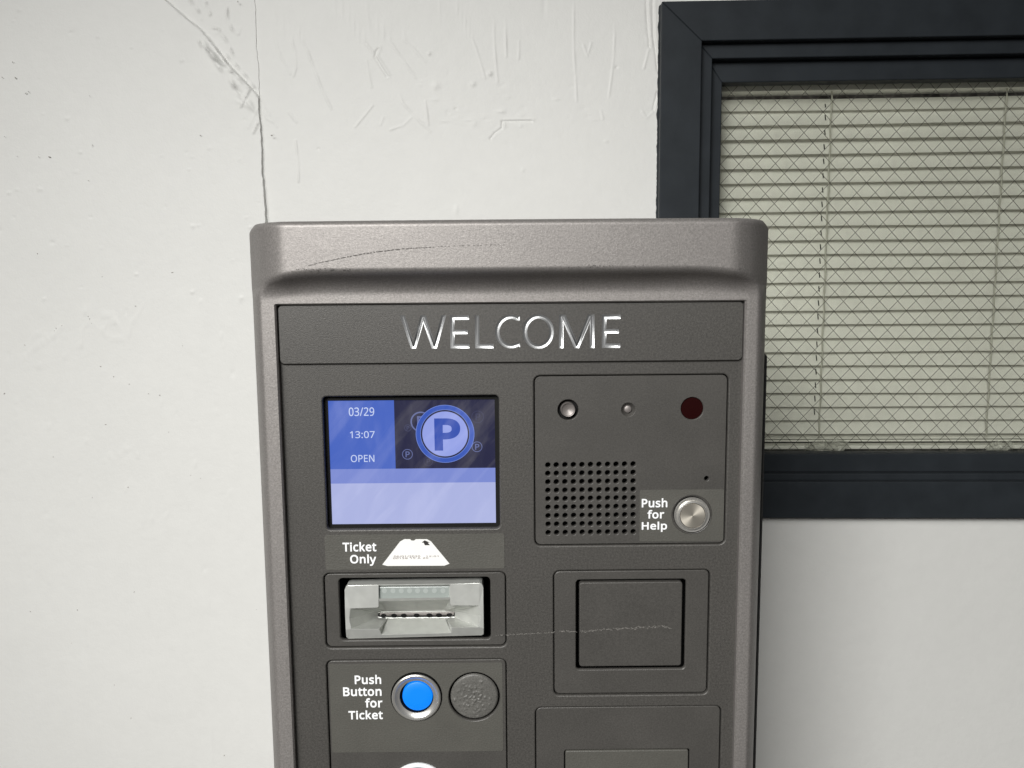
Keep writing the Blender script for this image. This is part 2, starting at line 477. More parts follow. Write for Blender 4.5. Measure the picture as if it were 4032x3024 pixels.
# outlines of the printed letters, in thousandths: advance, then loops of x, y
GLYPHS = {
    '/': (298, [[290, 573, 77, 0, 8, 0, 221, 573]]),
    '0': (458, [[419, 287, 419, 260, 418, 234, 416, 209, 413, 185, 409, 163, 401, 128, 390, 97, 376, 70, 359, 47, 339, 27, 316, 12, 290, 1, 261, -6, 229, -8, 188, -4, 153, 8, 122, 27, 97, 54, 76, 88, 60, 129, 52, 156, 47, 186, 43, 217, 40, 251, 39, 287, 40, 323, 42, 357, 46, 389, 51, 418, 58, 446, 73, 486, 93, 520, 119, 547, 149, 566, 186, 578, 229, 581, 269, 578, 304, 566, 335, 547, 361, 520, 382, 486, 399, 446, 406, 418, 412, 389, 416, 357, 419, 323], [110, 287, 110, 257, 112, 228, 114, 202, 117, 178, 121, 156, 131, 125, 143, 98, 159, 78, 178, 64, 202, 55, 229, 52, 256, 55, 279, 64, 298, 78, 314, 98, 326, 124, 336, 156, 340, 178, 344, 202, 346, 228, 348, 257, 348, 287, 348, 317, 346, 346, 344, 372, 340, 396, 336, 417, 326, 449, 314, 475, 298, 495, 279, 510, 256, 518, 229, 521, 202, 518, 178, 510, 159, 495, 143, 475, 131, 449, 121, 417, 117, 396, 114, 372, 112, 346, 110, 317]]),
    '1': (458, [[285, 0, 216, 0, 216, 400, 216, 415, 216, 428, 216, 439, 216, 450, 217, 460, 217, 470, 219, 499, 211, 491, 203, 483, 196, 477, 169, 455, 108, 405, 71, 452, 226, 573, 285, 573]]),
    '2': (458, [[417, 0, 38, 0, 38, 59, 188, 210, 216, 238, 240, 264, 261, 287, 280, 309, 295, 331, 306, 353, 315, 376, 320, 399, 322, 424, 318, 453, 309, 477, 294, 496, 273, 510, 249, 518, 221, 520, 194, 519, 169, 514, 147, 506, 126, 495, 104, 482, 83, 466, 45, 513, 60, 526, 77, 537, 94, 548, 113, 557, 132, 565, 153, 572, 174, 577, 197, 580, 221, 581, 255, 579, 285, 572, 313, 562, 336, 548, 356, 531, 372, 510, 384, 485, 391, 458, 394, 428, 392, 399, 386, 371, 375, 344, 361, 318, 344, 292, 324, 267, 301, 241, 275, 214, 247, 185, 128, 67, 128, 64, 417, 64]]),
    '3': (458, [[395, 439, 394, 414, 389, 392, 381, 372, 370, 355, 356, 339, 340, 326, 321, 316, 300, 307, 277, 302, 277, 298, 319, 290, 353, 276, 379, 255, 398, 229, 409, 198, 413, 163, 410, 131, 403, 101, 390, 74, 371, 50, 348, 30, 318, 14, 297, 6, 275, 0, 250, -5, 223, -7, 193, -8, 164, -7, 136, -5, 110, -1, 85, 5, 60, 13, 36, 23, 36, 89, 61, 78, 87, 69, 114, 61, 141, 56, 168, 52, 194, 51, 241, 55, 278, 65, 305, 81, 324, 104, 335, 132, 339, 164, 337, 187, 331, 206, 320, 223, 306, 236, 288, 247, 265, 255, 240, 261, 211, 264, 179, 265, 123, 265, 123, 326, 180, 326, 209, 327, 236, 332, 259, 339, 278, 350, 294, 362, 307, 377, 316, 394, 321, 413, 323, 434, 320, 460, 311, 481, 295, 498, 274, 511, 249, 519, 219, 521, 199, 521, 181, 519, 164, 515, 147, 511, 132, 505, 117, 498, 103, 491, 89, 482, 75, 473, 39, 521, 61, 537, 87, 550, 115, 563, 147, 573, 181, 579, 218, 581, 252, 579, 283, 574, 309, 566, 332, 555, 352, 540, 376, 511, 390, 477]]),
    '5': (458, [[221, 351, 258, 349, 292, 342, 322, 331, 349, 316, 371, 297, 389, 274, 402, 247, 410, 217, 413, 183, 410, 145, 402, 111, 387, 81, 368, 54, 343, 32, 314, 15, 280, 2, 242, -5, 199, -8, 170, -7, 142, -4, 116, 0, 91, 6, 70, 14, 51, 23, 51, 90, 71, 79, 95, 70, 121, 62, 148, 57, 174, 53, 200, 52, 227, 54, 252, 58, 274, 65, 293, 76, 310, 89, 323, 106, 333, 126, 339, 149, 341, 176, 337, 210, 325, 239, 306, 262, 279, 279, 243, 289, 197, 292, 182, 291, 164, 290, 146, 288, 128, 285, 112, 283, 99, 280, 64, 302, 86, 573, 373, 573, 373, 508, 146, 508, 132, 342, 142, 344, 155, 346, 169, 348, 185, 350, 202, 351]]),
    '6': (458, [[44, 245, 45, 278, 47, 310, 51, 342, 57, 374, 64, 404, 75, 433, 87, 461, 103, 486, 121, 510, 143, 530, 168, 548, 196, 562, 228, 572, 265, 578, 306, 581, 318, 580, 330, 580, 344, 579, 356, 578, 368, 576, 377, 573, 377, 513, 367, 516, 356, 519, 344, 520, 332, 522, 320, 523, 308, 523, 273, 521, 242, 515, 216, 504, 193, 491, 173, 474, 158, 454, 145, 431, 134, 407, 127, 380, 121, 352, 117, 322, 115, 291, 119, 291, 128, 303, 138, 315, 150, 326, 163, 335, 178, 343, 194, 350, 213, 355, 233, 357, 255, 358, 287, 356, 316, 349, 342, 338, 365, 322, 384, 303, 400, 279, 412, 251, 419, 220, 421, 184, 419, 147, 411, 112, 399, 82, 382, 55, 361, 33, 336, 15, 307, 2, 275, -5, 239, -8, 212, -6, 187, -1, 163, 7, 140, 19, 119, 35, 101, 54, 84, 76, 70, 103, 59, 133, 51, 166, 46, 204], [238, 51, 270, 55, 297, 66, 320, 84, 337, 109, 348, 143, 351, 184, 348, 218, 339, 247, 324, 271, 302, 289, 274, 300, 241, 303, 217, 301, 195, 296, 175, 287, 157, 276, 143, 263, 131, 248, 122, 232, 117, 215, 115, 198, 116, 181, 119, 163, 123, 146, 129, 129, 137, 114, 146, 99, 158, 85, 170, 74, 185, 64, 201, 57, 219, 53]]),
    '7': (458, [[109, 0, 344, 508, 35, 508, 35, 573, 419, 573, 419, 518, 187, 0]]),
    '8': (458, [[229, 581, 261, 579, 291, 574, 318, 565, 341, 553, 362, 538, 378, 519, 390, 497, 398, 472, 400, 443, 399, 421, 394, 401, 385, 383, 374, 367, 361, 352, 346, 338, 329, 325, 310, 314, 291, 303, 314, 291, 335, 279, 355, 265, 373, 250, 389, 234, 401, 216, 411, 196, 417, 173, 419, 148, 416, 118, 408, 90, 395, 65, 378, 44, 356, 26, 330, 11, 300, 1, 267, -6, 231, -8, 192, -6, 157, 0, 126, 10, 100, 24, 78, 42, 61, 63, 49, 87, 42, 115, 39, 146, 41, 171, 47, 194, 56, 214, 68, 232, 82, 249, 99, 264, 118, 277, 138, 289, 158, 299, 140, 310, 123, 322, 107, 336, 93, 350, 81, 366, 71, 383, 64, 401, 59, 422, 58, 444, 60, 472, 68, 497, 80, 518, 97, 537, 117, 552, 141, 565, 168, 573, 197, 579], [108, 145, 112, 119, 121, 96, 138, 76, 161, 60, 192, 51, 229, 48, 265, 51, 295, 60, 319, 76, 336, 96, 346, 120, 350, 148, 348, 166, 343, 182, 335, 197, 324, 211, 310, 223, 293, 235, 274, 246, 253, 256, 229, 265, 217, 270, 194, 260, 174, 249, 157, 237, 142, 225, 130, 212, 121, 197, 114, 182, 110, 164], [228, 524, 200, 521, 176, 514, 155, 502, 139, 486, 130, 466, 127, 441, 128, 422, 133, 406, 141, 391, 151, 379, 164, 367, 179, 357, 195, 348, 213, 339, 232, 330, 250, 339, 267, 348, 282, 357, 296, 367, 307, 379, 317, 392, 325, 406, 329, 423, 330, 441, 327, 466, 318, 486, 302, 502, 282, 514, 257, 521]]),
    '9': (458, [[417, 328, 416, 295, 414, 263, 410, 231, 405, 199, 397, 168, 387, 139, 374, 112, 358, 86, 340, 63, 318, 42, 293, 25, 265, 11, 232, 0, 195, -6, 154, -8, 143, -8, 130, -7, 117, -6, 103, -4, 92, -2, 82, 0, 82, 60, 92, 57, 103, 55, 115, 53, 128, 51, 140, 50, 152, 50, 188, 52, 218, 58, 245, 68, 268, 82, 287, 99, 303, 118, 316, 141, 327, 165, 334, 192, 340, 221, 344, 250, 346, 281, 341, 281, 332, 269, 322, 258, 310, 247, 297, 238, 282, 230, 266, 223, 247, 218, 227, 215, 204, 214, 173, 216, 144, 223, 118, 235, 95, 250, 76, 270, 61, 294, 49, 321, 42, 352, 40, 387, 43, 426, 50, 460, 63, 491, 80, 517, 101, 540, 127, 557, 156, 570, 188, 578, 223, 581, 250, 579, 275, 574, 299, 565, 322, 553, 342, 537, 361, 518, 377, 495, 391, 469, 402, 439, 410, 406, 415, 369], [223, 521, 192, 518, 165, 507, 142, 488, 124, 463, 113, 429, 110, 388, 113, 354, 122, 325, 137, 301, 158, 284, 186, 273, 220, 269, 244, 271, 266, 276, 286, 285, 304, 296, 318, 310, 330, 325, 339, 341, 344, 358, 346, 374, 345, 392, 342, 409, 338, 426, 332, 443, 324, 459, 315, 474, 304, 487, 291, 499, 277, 508, 260, 516, 242, 520]]),
    ':': (215, [[58, 43, 59, 61, 64, 75, 72, 85, 82, 92, 94, 96, 107, 97, 120, 96, 132, 92, 142, 85, 151, 75, 156, 61, 157, 43, 156, 26, 151, 12, 142, 2, 132, -6, 120, -10, 107, -11, 94, -10, 82, -6, 72, 2, 64, 12, 59, 26], [58, 387, 59, 405, 64, 419, 72, 429, 82, 436, 94, 440, 107, 441, 120, 440, 132, 436, 142, 429, 151, 419, 156, 405, 157, 387, 156, 369, 151, 355, 142, 345, 132, 338, 120, 333, 107, 332, 94, 333, 82, 338, 72, 345, 64, 355, 59, 369]]),
    'A': (512, [[437, 0, 368, 177, 141, 177, 73, 0, 0, 0, 224, 575, 289, 575, 512, 0], [282, 415, 280, 420, 278, 428, 274, 438, 271, 449, 267, 461, 263, 473, 260, 484, 257, 493, 255, 500, 252, 490, 249, 479, 247, 468, 244, 457, 241, 447, 238, 438, 230, 415, 165, 241, 346, 241]]),
    'B': (521, [[241, 573, 282, 571, 319, 568, 351, 561, 380, 552, 404, 541, 424, 526, 439, 508, 450, 486, 457, 460, 459, 431, 457, 409, 453, 389, 446, 371, 437, 354, 424, 340, 409, 328, 392, 317, 372, 309, 350, 304, 350, 300, 373, 295, 395, 288, 415, 279, 433, 267, 448, 253, 461, 236, 470, 215, 476, 191, 478, 163, 475, 130, 467, 100, 454, 74, 436, 52, 413, 33, 385, 19, 354, 8, 318, 2, 279, 0, 78, 0, 78, 573], [256, 329, 300, 331, 334, 339, 357, 352, 372, 371, 381, 394, 384, 423, 380, 451, 369, 474, 351, 490, 324, 502, 289, 509, 245, 511, 150, 511, 150, 329], [150, 269, 150, 61, 265, 61, 311, 64, 346, 74, 371, 91, 388, 112, 398, 138, 401, 168, 399, 188, 395, 205, 388, 221, 377, 235, 362, 247, 344, 256, 321, 263, 293, 267, 260, 269]]),
    'E': (446, [[398, 0, 78, 0, 78, 573, 398, 573, 398, 509, 150, 509, 150, 330, 383, 330, 383, 268, 150, 268, 150, 63, 398, 63]]),
    'H': (594, [[516, 0, 443, 0, 443, 267, 150, 267, 150, 0, 78, 0, 78, 573, 150, 573, 150, 330, 443, 330, 443, 573, 516, 573]]),
    'N': (609, [[532, 0, 447, 0, 141, 476, 138, 476, 139, 462, 140, 448, 141, 432, 143, 378, 144, 359, 144, 340, 144, 320, 144, 0, 78, 0, 78, 573, 161, 573, 467, 99, 470, 99, 469, 109, 469, 121, 468, 137, 467, 155, 466, 173, 466, 193, 465, 213, 464, 232, 464, 249, 464, 573, 532, 573]]),
    'O': (626, [[577, 287, 577, 261, 575, 236, 571, 212, 567, 189, 561, 166, 547, 132, 531, 101, 510, 73, 486, 49, 459, 29, 428, 13, 393, 1, 355, -6, 314, -8, 271, -6, 232, 1, 196, 13, 165, 29, 138, 49, 114, 73, 94, 101, 78, 132, 65, 167, 59, 189, 55, 212, 51, 237, 50, 262, 49, 288, 50, 322, 54, 355, 59, 386, 67, 415, 78, 442, 91, 467, 106, 490, 123, 510, 143, 529, 166, 545, 190, 558, 218, 568, 247, 575, 280, 580, 314, 581, 348, 580, 379, 576, 408, 568, 434, 558, 459, 545, 481, 529, 501, 511, 519, 490, 534, 468, 547, 442, 558, 415, 567, 386, 573, 355, 576, 322], [125, 287, 126, 259, 128, 233, 132, 208, 138, 184, 145, 163, 161, 131, 182, 104, 207, 83, 238, 67, 273, 58, 314, 55, 354, 58, 390, 67, 420, 83, 445, 104, 465, 131, 481, 163, 488, 184, 494, 208, 498, 233, 500, 259, 501, 287, 499, 329, 494, 366, 485, 400, 472, 430, 456, 457, 436, 479, 412, 496, 384, 508, 351, 516, 314, 518, 274, 515, 238, 506, 207, 490, 182, 469, 161, 443, 145, 411, 138, 389, 132, 366, 128, 342, 126, 315]]),
    'P': (485, [[229, 573, 272, 571, 309, 566, 342, 557, 370, 544, 393, 528, 411, 509, 426, 487, 436, 463, 442, 435, 444, 404, 443, 381, 439, 358, 433, 336, 423, 316, 411, 296, 395, 278, 375, 262, 351, 249, 324, 238, 292, 230, 256, 225, 216, 223, 150, 223, 150, 0, 78, 0, 78, 573], [223, 511, 150, 511, 150, 285, 208, 285, 242, 286, 272, 290, 298, 296, 320, 306, 338, 318, 352, 334, 362, 352, 368, 375, 370, 401, 366, 435, 354, 462, 334, 484, 306, 499, 269, 508]]),
    'T': (446, [[259, 0, 187, 0, 187, 509, 8, 509, 8, 573, 437, 573, 437, 509, 259, 509]]),
    'c': (385, [[241, -8, 204, -5, 170, 2, 139, 15, 112, 34, 88, 58, 69, 87, 60, 108, 53, 131, 48, 156, 45, 183, 44, 213, 45, 243, 48, 271, 54, 297, 61, 321, 71, 342, 90, 372, 114, 396, 142, 415, 174, 428, 208, 435, 245, 438, 267, 437, 288, 435, 309, 431, 328, 426, 344, 421, 358, 415, 337, 356, 323, 361, 308, 365, 292, 370, 275, 373, 259, 375, 244, 376, 217, 374, 193, 368, 172, 358, 155, 343, 141, 325, 131, 303, 123, 277, 119, 247, 117, 213, 119, 181, 123, 152, 131, 126, 141, 104, 155, 86, 172, 71, 191, 61, 214, 55, 240, 53, 262, 54, 283, 56, 302, 60, 319, 65, 336, 71, 351, 78, 351, 15, 336, 8, 320, 3, 304, -2, 285, -5, 264, -7]]),
    'e': (452, [[234, 438, 269, 435, 301, 427, 329, 414, 354, 396, 374, 373, 390, 346, 402, 315, 409, 281, 411, 244, 411, 201, 117, 201, 122, 157, 134, 119, 154, 90, 181, 69, 215, 56, 254, 52, 280, 53, 305, 56, 327, 60, 348, 66, 370, 73, 392, 82, 392, 20, 370, 11, 349, 4, 327, -1, 304, -5, 279, -7, 251, -8, 212, -5, 176, 3, 143, 17, 114, 36, 90, 61, 70, 91, 61, 112, 53, 134, 48, 158, 45, 184, 44, 212, 45, 239, 48, 265, 53, 289, 59, 312, 68, 333, 86, 364, 108, 390, 134, 411, 164, 426, 198, 435], [233, 380, 202, 377, 175, 366, 154, 348, 137, 323, 125, 293, 119, 257, 338, 257, 336, 281, 333, 302, 326, 322, 318, 338, 306, 353, 292, 364, 276, 373, 256, 378]]),
    'f': (276, [[266, 375, 158, 375, 158, 0, 87, 0, 87, 375, 12, 375, 12, 408, 87, 432, 87, 457, 89, 492, 95, 522, 104, 547, 116, 568, 132, 585, 152, 597, 174, 606, 199, 612, 227, 613, 244, 613, 259, 612, 274, 609, 287, 606, 300, 603, 310, 599, 292, 544, 283, 546, 273, 549, 262, 552, 251, 554, 239, 555, 228, 556, 206, 553, 189, 545, 175, 532, 166, 513, 160, 489, 158, 458, 158, 430, 266, 430]]),
    'h': (495, [[139, 372, 149, 385, 161, 397, 174, 407, 188, 416, 204, 424, 221, 429, 238, 434, 255, 436, 273, 437, 306, 435, 335, 430, 360, 421, 382, 408, 399, 391, 413, 370, 423, 344, 429, 314, 431, 280, 431, 0, 361, 0, 361, 275, 358, 307, 351, 333, 338, 353, 319, 367, 295, 376, 265, 379, 235, 377, 210, 370, 189, 360, 173, 347, 160, 329, 150, 308, 144, 283, 140, 254, 139, 222, 139, 0, 68, 0, 68, 609, 139, 609]]),
    'i': (207, [[139, 430, 139, 0, 68, 0, 68, 430], [104, 591, 115, 590, 124, 586, 133, 580, 140, 572, 144, 560, 145, 546, 144, 532, 140, 521, 133, 512, 124, 506, 115, 502, 104, 501, 93, 502, 83, 506, 75, 512, 68, 521, 64, 532, 63, 546, 64, 560, 68, 572, 75, 580, 83, 586, 93, 590]]),
    'k': (428, [[138, 291, 138, 282, 137, 270, 137, 257, 135, 221, 138, 221, 142, 226, 146, 232, 152, 240, 172, 264, 178, 272, 184, 279, 189, 285, 326, 430, 409, 430, 235, 246, 421, 0, 336, 0, 187, 200, 138, 158, 138, 0, 68, 0, 68, 609, 138, 609]]),
    'l': (207, [[139, 0, 68, 0, 68, 609, 139, 609]]),
    'n': (495, [[275, 438, 304, 436, 331, 432, 354, 424, 374, 414, 391, 401, 405, 384, 416, 363, 424, 339, 429, 311, 431, 280, 431, 0, 361, 0, 361, 275, 358, 307, 351, 333, 338, 353, 319, 367, 295, 376, 265, 379, 222, 374, 189, 361, 166, 338, 151, 308, 142, 269, 139, 223, 139, 0, 68, 0, 68, 430, 125, 430, 136, 371, 140, 371, 150, 385, 162, 398, 175, 409, 190, 418, 206, 425, 222, 431, 239, 435, 257, 437]]),
    'o': (485, [[442, 216, 440, 181, 436, 150, 428, 121, 417, 95, 404, 71, 388, 51, 369, 33, 348, 18, 324, 7, 299, -1, 271, -6, 241, -8, 214, -6, 188, -1, 163, 7, 140, 18, 119, 33, 100, 51, 84, 71, 70, 95, 59, 121, 51, 150, 46, 181, 44, 216, 45, 243, 48, 269, 53, 293, 60, 316, 68, 336, 87, 367, 110, 392, 137, 412, 169, 426, 204, 435, 244, 438, 281, 435, 316, 426, 347, 412, 374, 392, 398, 367, 417, 336, 426, 316, 433, 293, 438, 269, 441, 243], [117, 216, 119, 184, 123, 154, 130, 128, 141, 105, 155, 86, 172, 71, 192, 59, 216, 53, 243, 51, 270, 53, 294, 59, 314, 71, 331, 86, 345, 105, 356, 128, 363, 154, 367, 184, 369, 216, 367, 248, 363, 277, 355, 303, 345, 325, 331, 344, 314, 359, 294, 370, 270, 376, 242, 379, 202, 374, 171, 359, 147, 335, 136, 317, 128, 295, 122, 271, 118, 245]]),
    'p': (493, [[273, 438, 303, 436, 331, 429, 357, 418, 380, 402, 401, 383, 418, 358, 432, 329, 441, 296, 447, 258, 449, 216, 448, 187, 446, 161, 441, 136, 435, 114, 427, 93, 410, 62, 390, 37, 365, 17, 337, 3, 306, -5, 272, -8, 251, -7, 231, -4, 213, 1, 197, 7, 182, 15, 170, 24, 158, 33, 148, 44, 139, 55, 134, 55, 135, 45, 136, 33, 137, 20, 138, 7, 139, -5, 139, -16, 139, -192, 68, -192, 68, 430, 126, 430, 136, 371, 139, 371, 148, 383, 158, 394, 170, 405, 182, 414, 197, 422, 213, 429, 231, 434, 251, 437], [260, 379, 233, 377, 210, 371, 190, 362, 174, 349, 161, 333, 152, 313, 145, 289, 141, 261, 139, 229, 139, 216, 140, 182, 144, 152, 150, 126, 159, 103, 172, 85, 188, 70, 208, 59, 233, 53, 261, 51, 286, 53, 308, 60, 326, 72, 341, 88, 354, 108, 364, 131, 371, 157, 375, 186, 376, 217, 375, 245, 372, 271, 366, 294, 358, 316, 348, 334, 325, 359, 296, 374]]),
    'r': (331, [[269, 438, 277, 438, 286, 437, 295, 437, 304, 436, 312, 435, 319, 433, 310, 368, 303, 370, 296, 371, 287, 372, 279, 373, 271, 374, 264, 374, 248, 373, 232, 369, 217, 363, 202, 355, 189, 346, 176, 334, 166, 321, 156, 305, 149, 289, 143, 270, 140, 251, 139, 229, 139, 0, 68, 0, 68, 430, 126, 430, 134, 351, 137, 351, 147, 367, 158, 381, 170, 395, 183, 407, 198, 418, 214, 426, 231, 433, 249, 437]]),
    's': (384, [[348, 119, 346, 92, 339, 69, 327, 49, 311, 32, 292, 18, 268, 6, 241, -2, 210, -6, 176, -8, 148, -7, 122, -5, 99, -1, 78, 5, 59, 11, 42, 19, 42, 83, 60, 75, 81, 67, 104, 60, 128, 54, 153, 50, 178, 49, 211, 51, 236, 57, 256, 66, 269, 79, 277, 94, 280, 112, 279, 123, 276, 132, 271, 141, 264, 150, 253, 158, 239, 167, 222, 176, 200, 185, 174, 196, 148, 206, 124, 217, 103, 228, 84, 239, 69, 252, 57, 266, 48, 283, 43, 302, 41, 324, 46, 358, 61, 386, 85, 408, 104, 419, 125, 427, 149, 433, 174, 437, 202, 438, 228, 437, 252, 434, 275, 430, 298, 424, 319, 417, 339, 409, 315, 353, 297, 360, 278, 366, 258, 372, 238, 377, 218, 379, 197, 380, 171, 379, 149, 374, 131, 366, 118, 356, 111, 343, 108, 328, 109, 317, 113, 307, 119, 298, 127, 290, 139, 282, 154, 274, 172, 266, 193, 256, 219, 246, 245, 236, 268, 226, 289, 215, 306, 203, 321, 191, 333, 176, 341, 159, 346, 140]]),
    't': (289, [[212, 50, 222, 50, 233, 51, 245, 53, 255, 54, 264, 56, 272, 59, 272, 5, 263, 1, 253, -2, 240, -4, 226, -6, 213, -8, 200, -8, 178, -7, 157, -3, 138, 4, 120, 13, 104, 27, 91, 44, 82, 66, 76, 93, 74, 125, 74, 375, 13, 375, 13, 409, 75, 437, 103, 528, 144, 528, 144, 430, 269, 430, 269, 375, 144, 375, 144, 127, 146, 103, 153, 83, 163, 69, 177, 58, 193, 52]]),
    'u': (495, [[427, 430, 427, 0, 370, 0, 359, 57, 356, 57, 346, 43, 334, 31, 321, 20, 306, 11, 290, 4, 273, -1, 256, -5, 238, -7, 220, -8, 187, -6, 159, -1, 134, 8, 112, 21, 95, 38, 81, 59, 71, 85, 65, 114, 63, 148, 63, 430, 135, 430, 135, 153, 137, 122, 145, 96, 158, 76, 176, 62, 200, 53, 230, 51, 260, 53, 285, 59, 306, 69, 323, 82, 336, 100, 345, 121, 352, 146, 356, 175, 357, 206, 357, 430]]),
    'y': (409, [[1, 430, 76, 430, 169, 185, 174, 171, 179, 157, 184, 144, 188, 130, 193, 117, 196, 105, 200, 92, 203, 80, 205, 68, 209, 68, 212, 83, 217, 100, 224, 121, 231, 142, 238, 164, 245, 186, 333, 430, 409, 430, 224, -59, 213, -85, 201, -108, 188, -130, 173, -148, 157, -164, 138, -176, 117, -185, 94, -191, 67, -192, 55, -192, 44, -192, 34, -190, 25, -189, 16, -188, 9, -186, 9, -130, 15, -131, 22, -132, 30, -133, 38, -134, 47, -135, 56, -135, 72, -134, 86, -131, 99, -126, 110, -118, 121, -110, 130, -99, 138, -87, 145, -73, 152, -59, 174, -2]]),
}


def bolden(lp, d):
    """push an outline outwards by d, mitred"""
    n, out = len(lp), []
    for i in range(n):
        (x0, y0), (x1, y1), (x2, y2) = lp[i - 1], lp[i], lp[(i + 1) % n]
        a, b = (x1 - x0, y1 - y0), (x2 - x1, y2 - y1)
        la, lb = math.hypot(*a) or 1, math.hypot(*b) or 1
        n1, n2 = (-a[1] / la, a[0] / la), (-b[1] / lb, b[0] / lb)
        m = (n1[0] + n2[0], n1[1] + n2[1])
        k = max(0.55, (m[0] ** 2 + m[1] ** 2) / 2)
        out.append((x1 + m[0] / k * d, y1 + m[1] / k * d))
    return out


def text_mesh(s, bold=0.0, spacing=1.0, extrude=0.0):
    """filled lettering: x, y in the page, z its thickness"""
    groups, x = [], 0.0
    for ch in s:
        if ch == ' ':
            x += 0.26 * spacing
            continue
        adv, lps = GLYPHS[ch]
        outs, ins = [], []
        for lp in lps:
            pts = [(x + lp[k] / 1000, lp[k + 1] / 1000) for k in range(0, len(lp), 2)]
            area = sum(p[0] * q[1] - q[0] * p[1] for p, q in zip(pts, pts[1:] + pts[:1]))
            (outs if area < 0 else ins).append(bolden(pts, bold))
        for k, o_ in enumerate(outs):
            xs_, ys_ = [p[0] for p in o_], [p[1] for p in o_]
            mine = [h for h in ins if min(xs_) < h[0][0] < max(xs_) and min(ys_) < h[0][1] < max(ys_)]
            groups.append((k, [o_] + mine))
        x += (adv / 1000 + bold * 1.2) * spacing
    # strokes that overlap within a letter are filled one by one, each a hair lower than the last
    base, parts = 0.0, []
    for k, lps in groups:
        parts.append((plate_mesh(lps, -extrude * (1 - 0.12 * k) + (0.0001 * k if extrude == 0 else 0), 2 * extrude), 0))
    me = join(parts, 'text')
    for p, _ in parts:
        bpy.data.meshes.remove(p)
    n = len(me.vertices)
    co = np.empty(n * 3)
    me.vertices.foreach_get('co', co)
    co = co.reshape(-1, 3)
    me.vertices.foreach_set('co', np.stack([co[:, 0], co[:, 2], -co[:, 1]], 1).ravel())
    me.update()
    return me


def fit_text(me, x0, x1, z0, z1, depth_fn):
    """scale a text mesh into the box x0..x1, z0..z1 of the upright plane"""
    n = len(me.vertices)
    co = np.empty(n * 3)
    me.vertices.foreach_get('co', co)
    co = co.reshape(-1, 3)
    mn, mx = co.min(0), co.max(0)
    x = x0 + (co[:, 0] - mn[0]) / (mx[0] - mn[0]) * (x1 - x0)
    z = z0 + (co[:, 1] - mn[1]) / (mx[1] - mn[1]) * (z1 - z0)
    me.vertices.foreach_set('co', np.stack([x, depth_fn(co[:, 2]), z], 1).ravel())
    me.update()
    return me


def box_of(k, x0, y0, x1, y1, y=0.0):
    """measured rectangle -> x0, x1, z0, z1"""
    xm, ym = (x0 + x1) / 2, (y0 + y1) / 2
    return P(*k(x0, ym), y)[0], P(*k(x1, ym), y)[0], P(*k(xm, y1), y)[1], P(*k(xm, y0), y)[1]


def words(name, lines, m, parent, y, bold=0.022, spacing=1.0, thick=0.0003):
    """printed lettering: one mesh, slightly proud of what it is printed on"""
    bm = bmesh.new()
    for s, (x0, x1, z0, z1) in lines:
        me = text_mesh(s, bold=bold, spacing=spacing, extrude=0.01)
        fit_text(me, x0, x1, z0, z1, lambda d: y - thick / 2 - d * (thick / 2 / 0.01))
        bm.from_mesh(me)
        bpy.data.meshes.remove(me)
    me = bpy.data.meshes.new(name)
    bm.to_mesh(me)
    bm.free()
    return link(name, me, m, parent)


def join(parts, name):
    """several (mesh, material slot) -> one mesh"""
    vs, fs, mi, sm = [], [], [], []
    for me, slot in parts:
        b = len(vs)
        vs += [tuple(v.co) for v in me.vertices]
        for p in me.polygons:
            fs.append(tuple(b + i for i in p.vertices))
            mi.append(slot)
            sm.append(p.use_smooth)
    out = mesh(name, vs, fs, midx=mi)
    out.polygons.foreach_set('use_smooth', sm)
    return out


def add_marks(o, me, m):
    """wear marks become faces of the part they lie on"""
    mats = list(o.data.materials)
    new = join([(o.data, 0), (me, len(mats))], o.name)
    for x in mats + [m]:
        new.materials.append(x)
    o.data = new


def box_mesh(x0, x1, y0, y1, z0, z1):
    v = [(x, y, z) for x in (x0, x1) for y in (y0, y1) for z in (z0, z1)]
    f = [(0, 1, 3, 2), (4, 6, 7, 5), (0, 4, 5, 1), (2, 3, 7, 6), (0, 2, 6, 4), (1, 5, 7, 3)]
    return mesh('box', v, f)


def bevel_mesh(me, w, seg=2):
    bm = bmesh.new()
    bm.from_mesh(me)
    bmesh.ops.recalc_face_normals(bm, faces=bm.faces)
    bmesh.ops.bevel(bm, geom=list(bm.edges), offset=w, segments=seg, affect='EDGES', profile=0.5)
    bm.to_mesh(me)
    bm.free()
    return me


# ------------------------------------------------------------------ height fields (wall, housing)
def seg_dist(X, Y, pts):
    """distance of every (X, Y) to a polyline"""
    d = np.full(X.shape, 1e9)
    for (x0, y0), (x1, y1) in zip(pts[:-1], pts[1:]):
        dx, dy = x1 - x0, y1 - y0
        L = dx * dx + dy * dy + 1e-9
        t = np.clip(((X - x0) * dx + (Y - y0) * dy) / L, 0, 1)
        d = np.minimum(d, np.hypot(X - x0 - t * dx, Y - y0 - t * dy))
    return d


def smooth01(t):
    t = np.clip(t, 0, 1)
    return t * t * (3 - 2 * t)


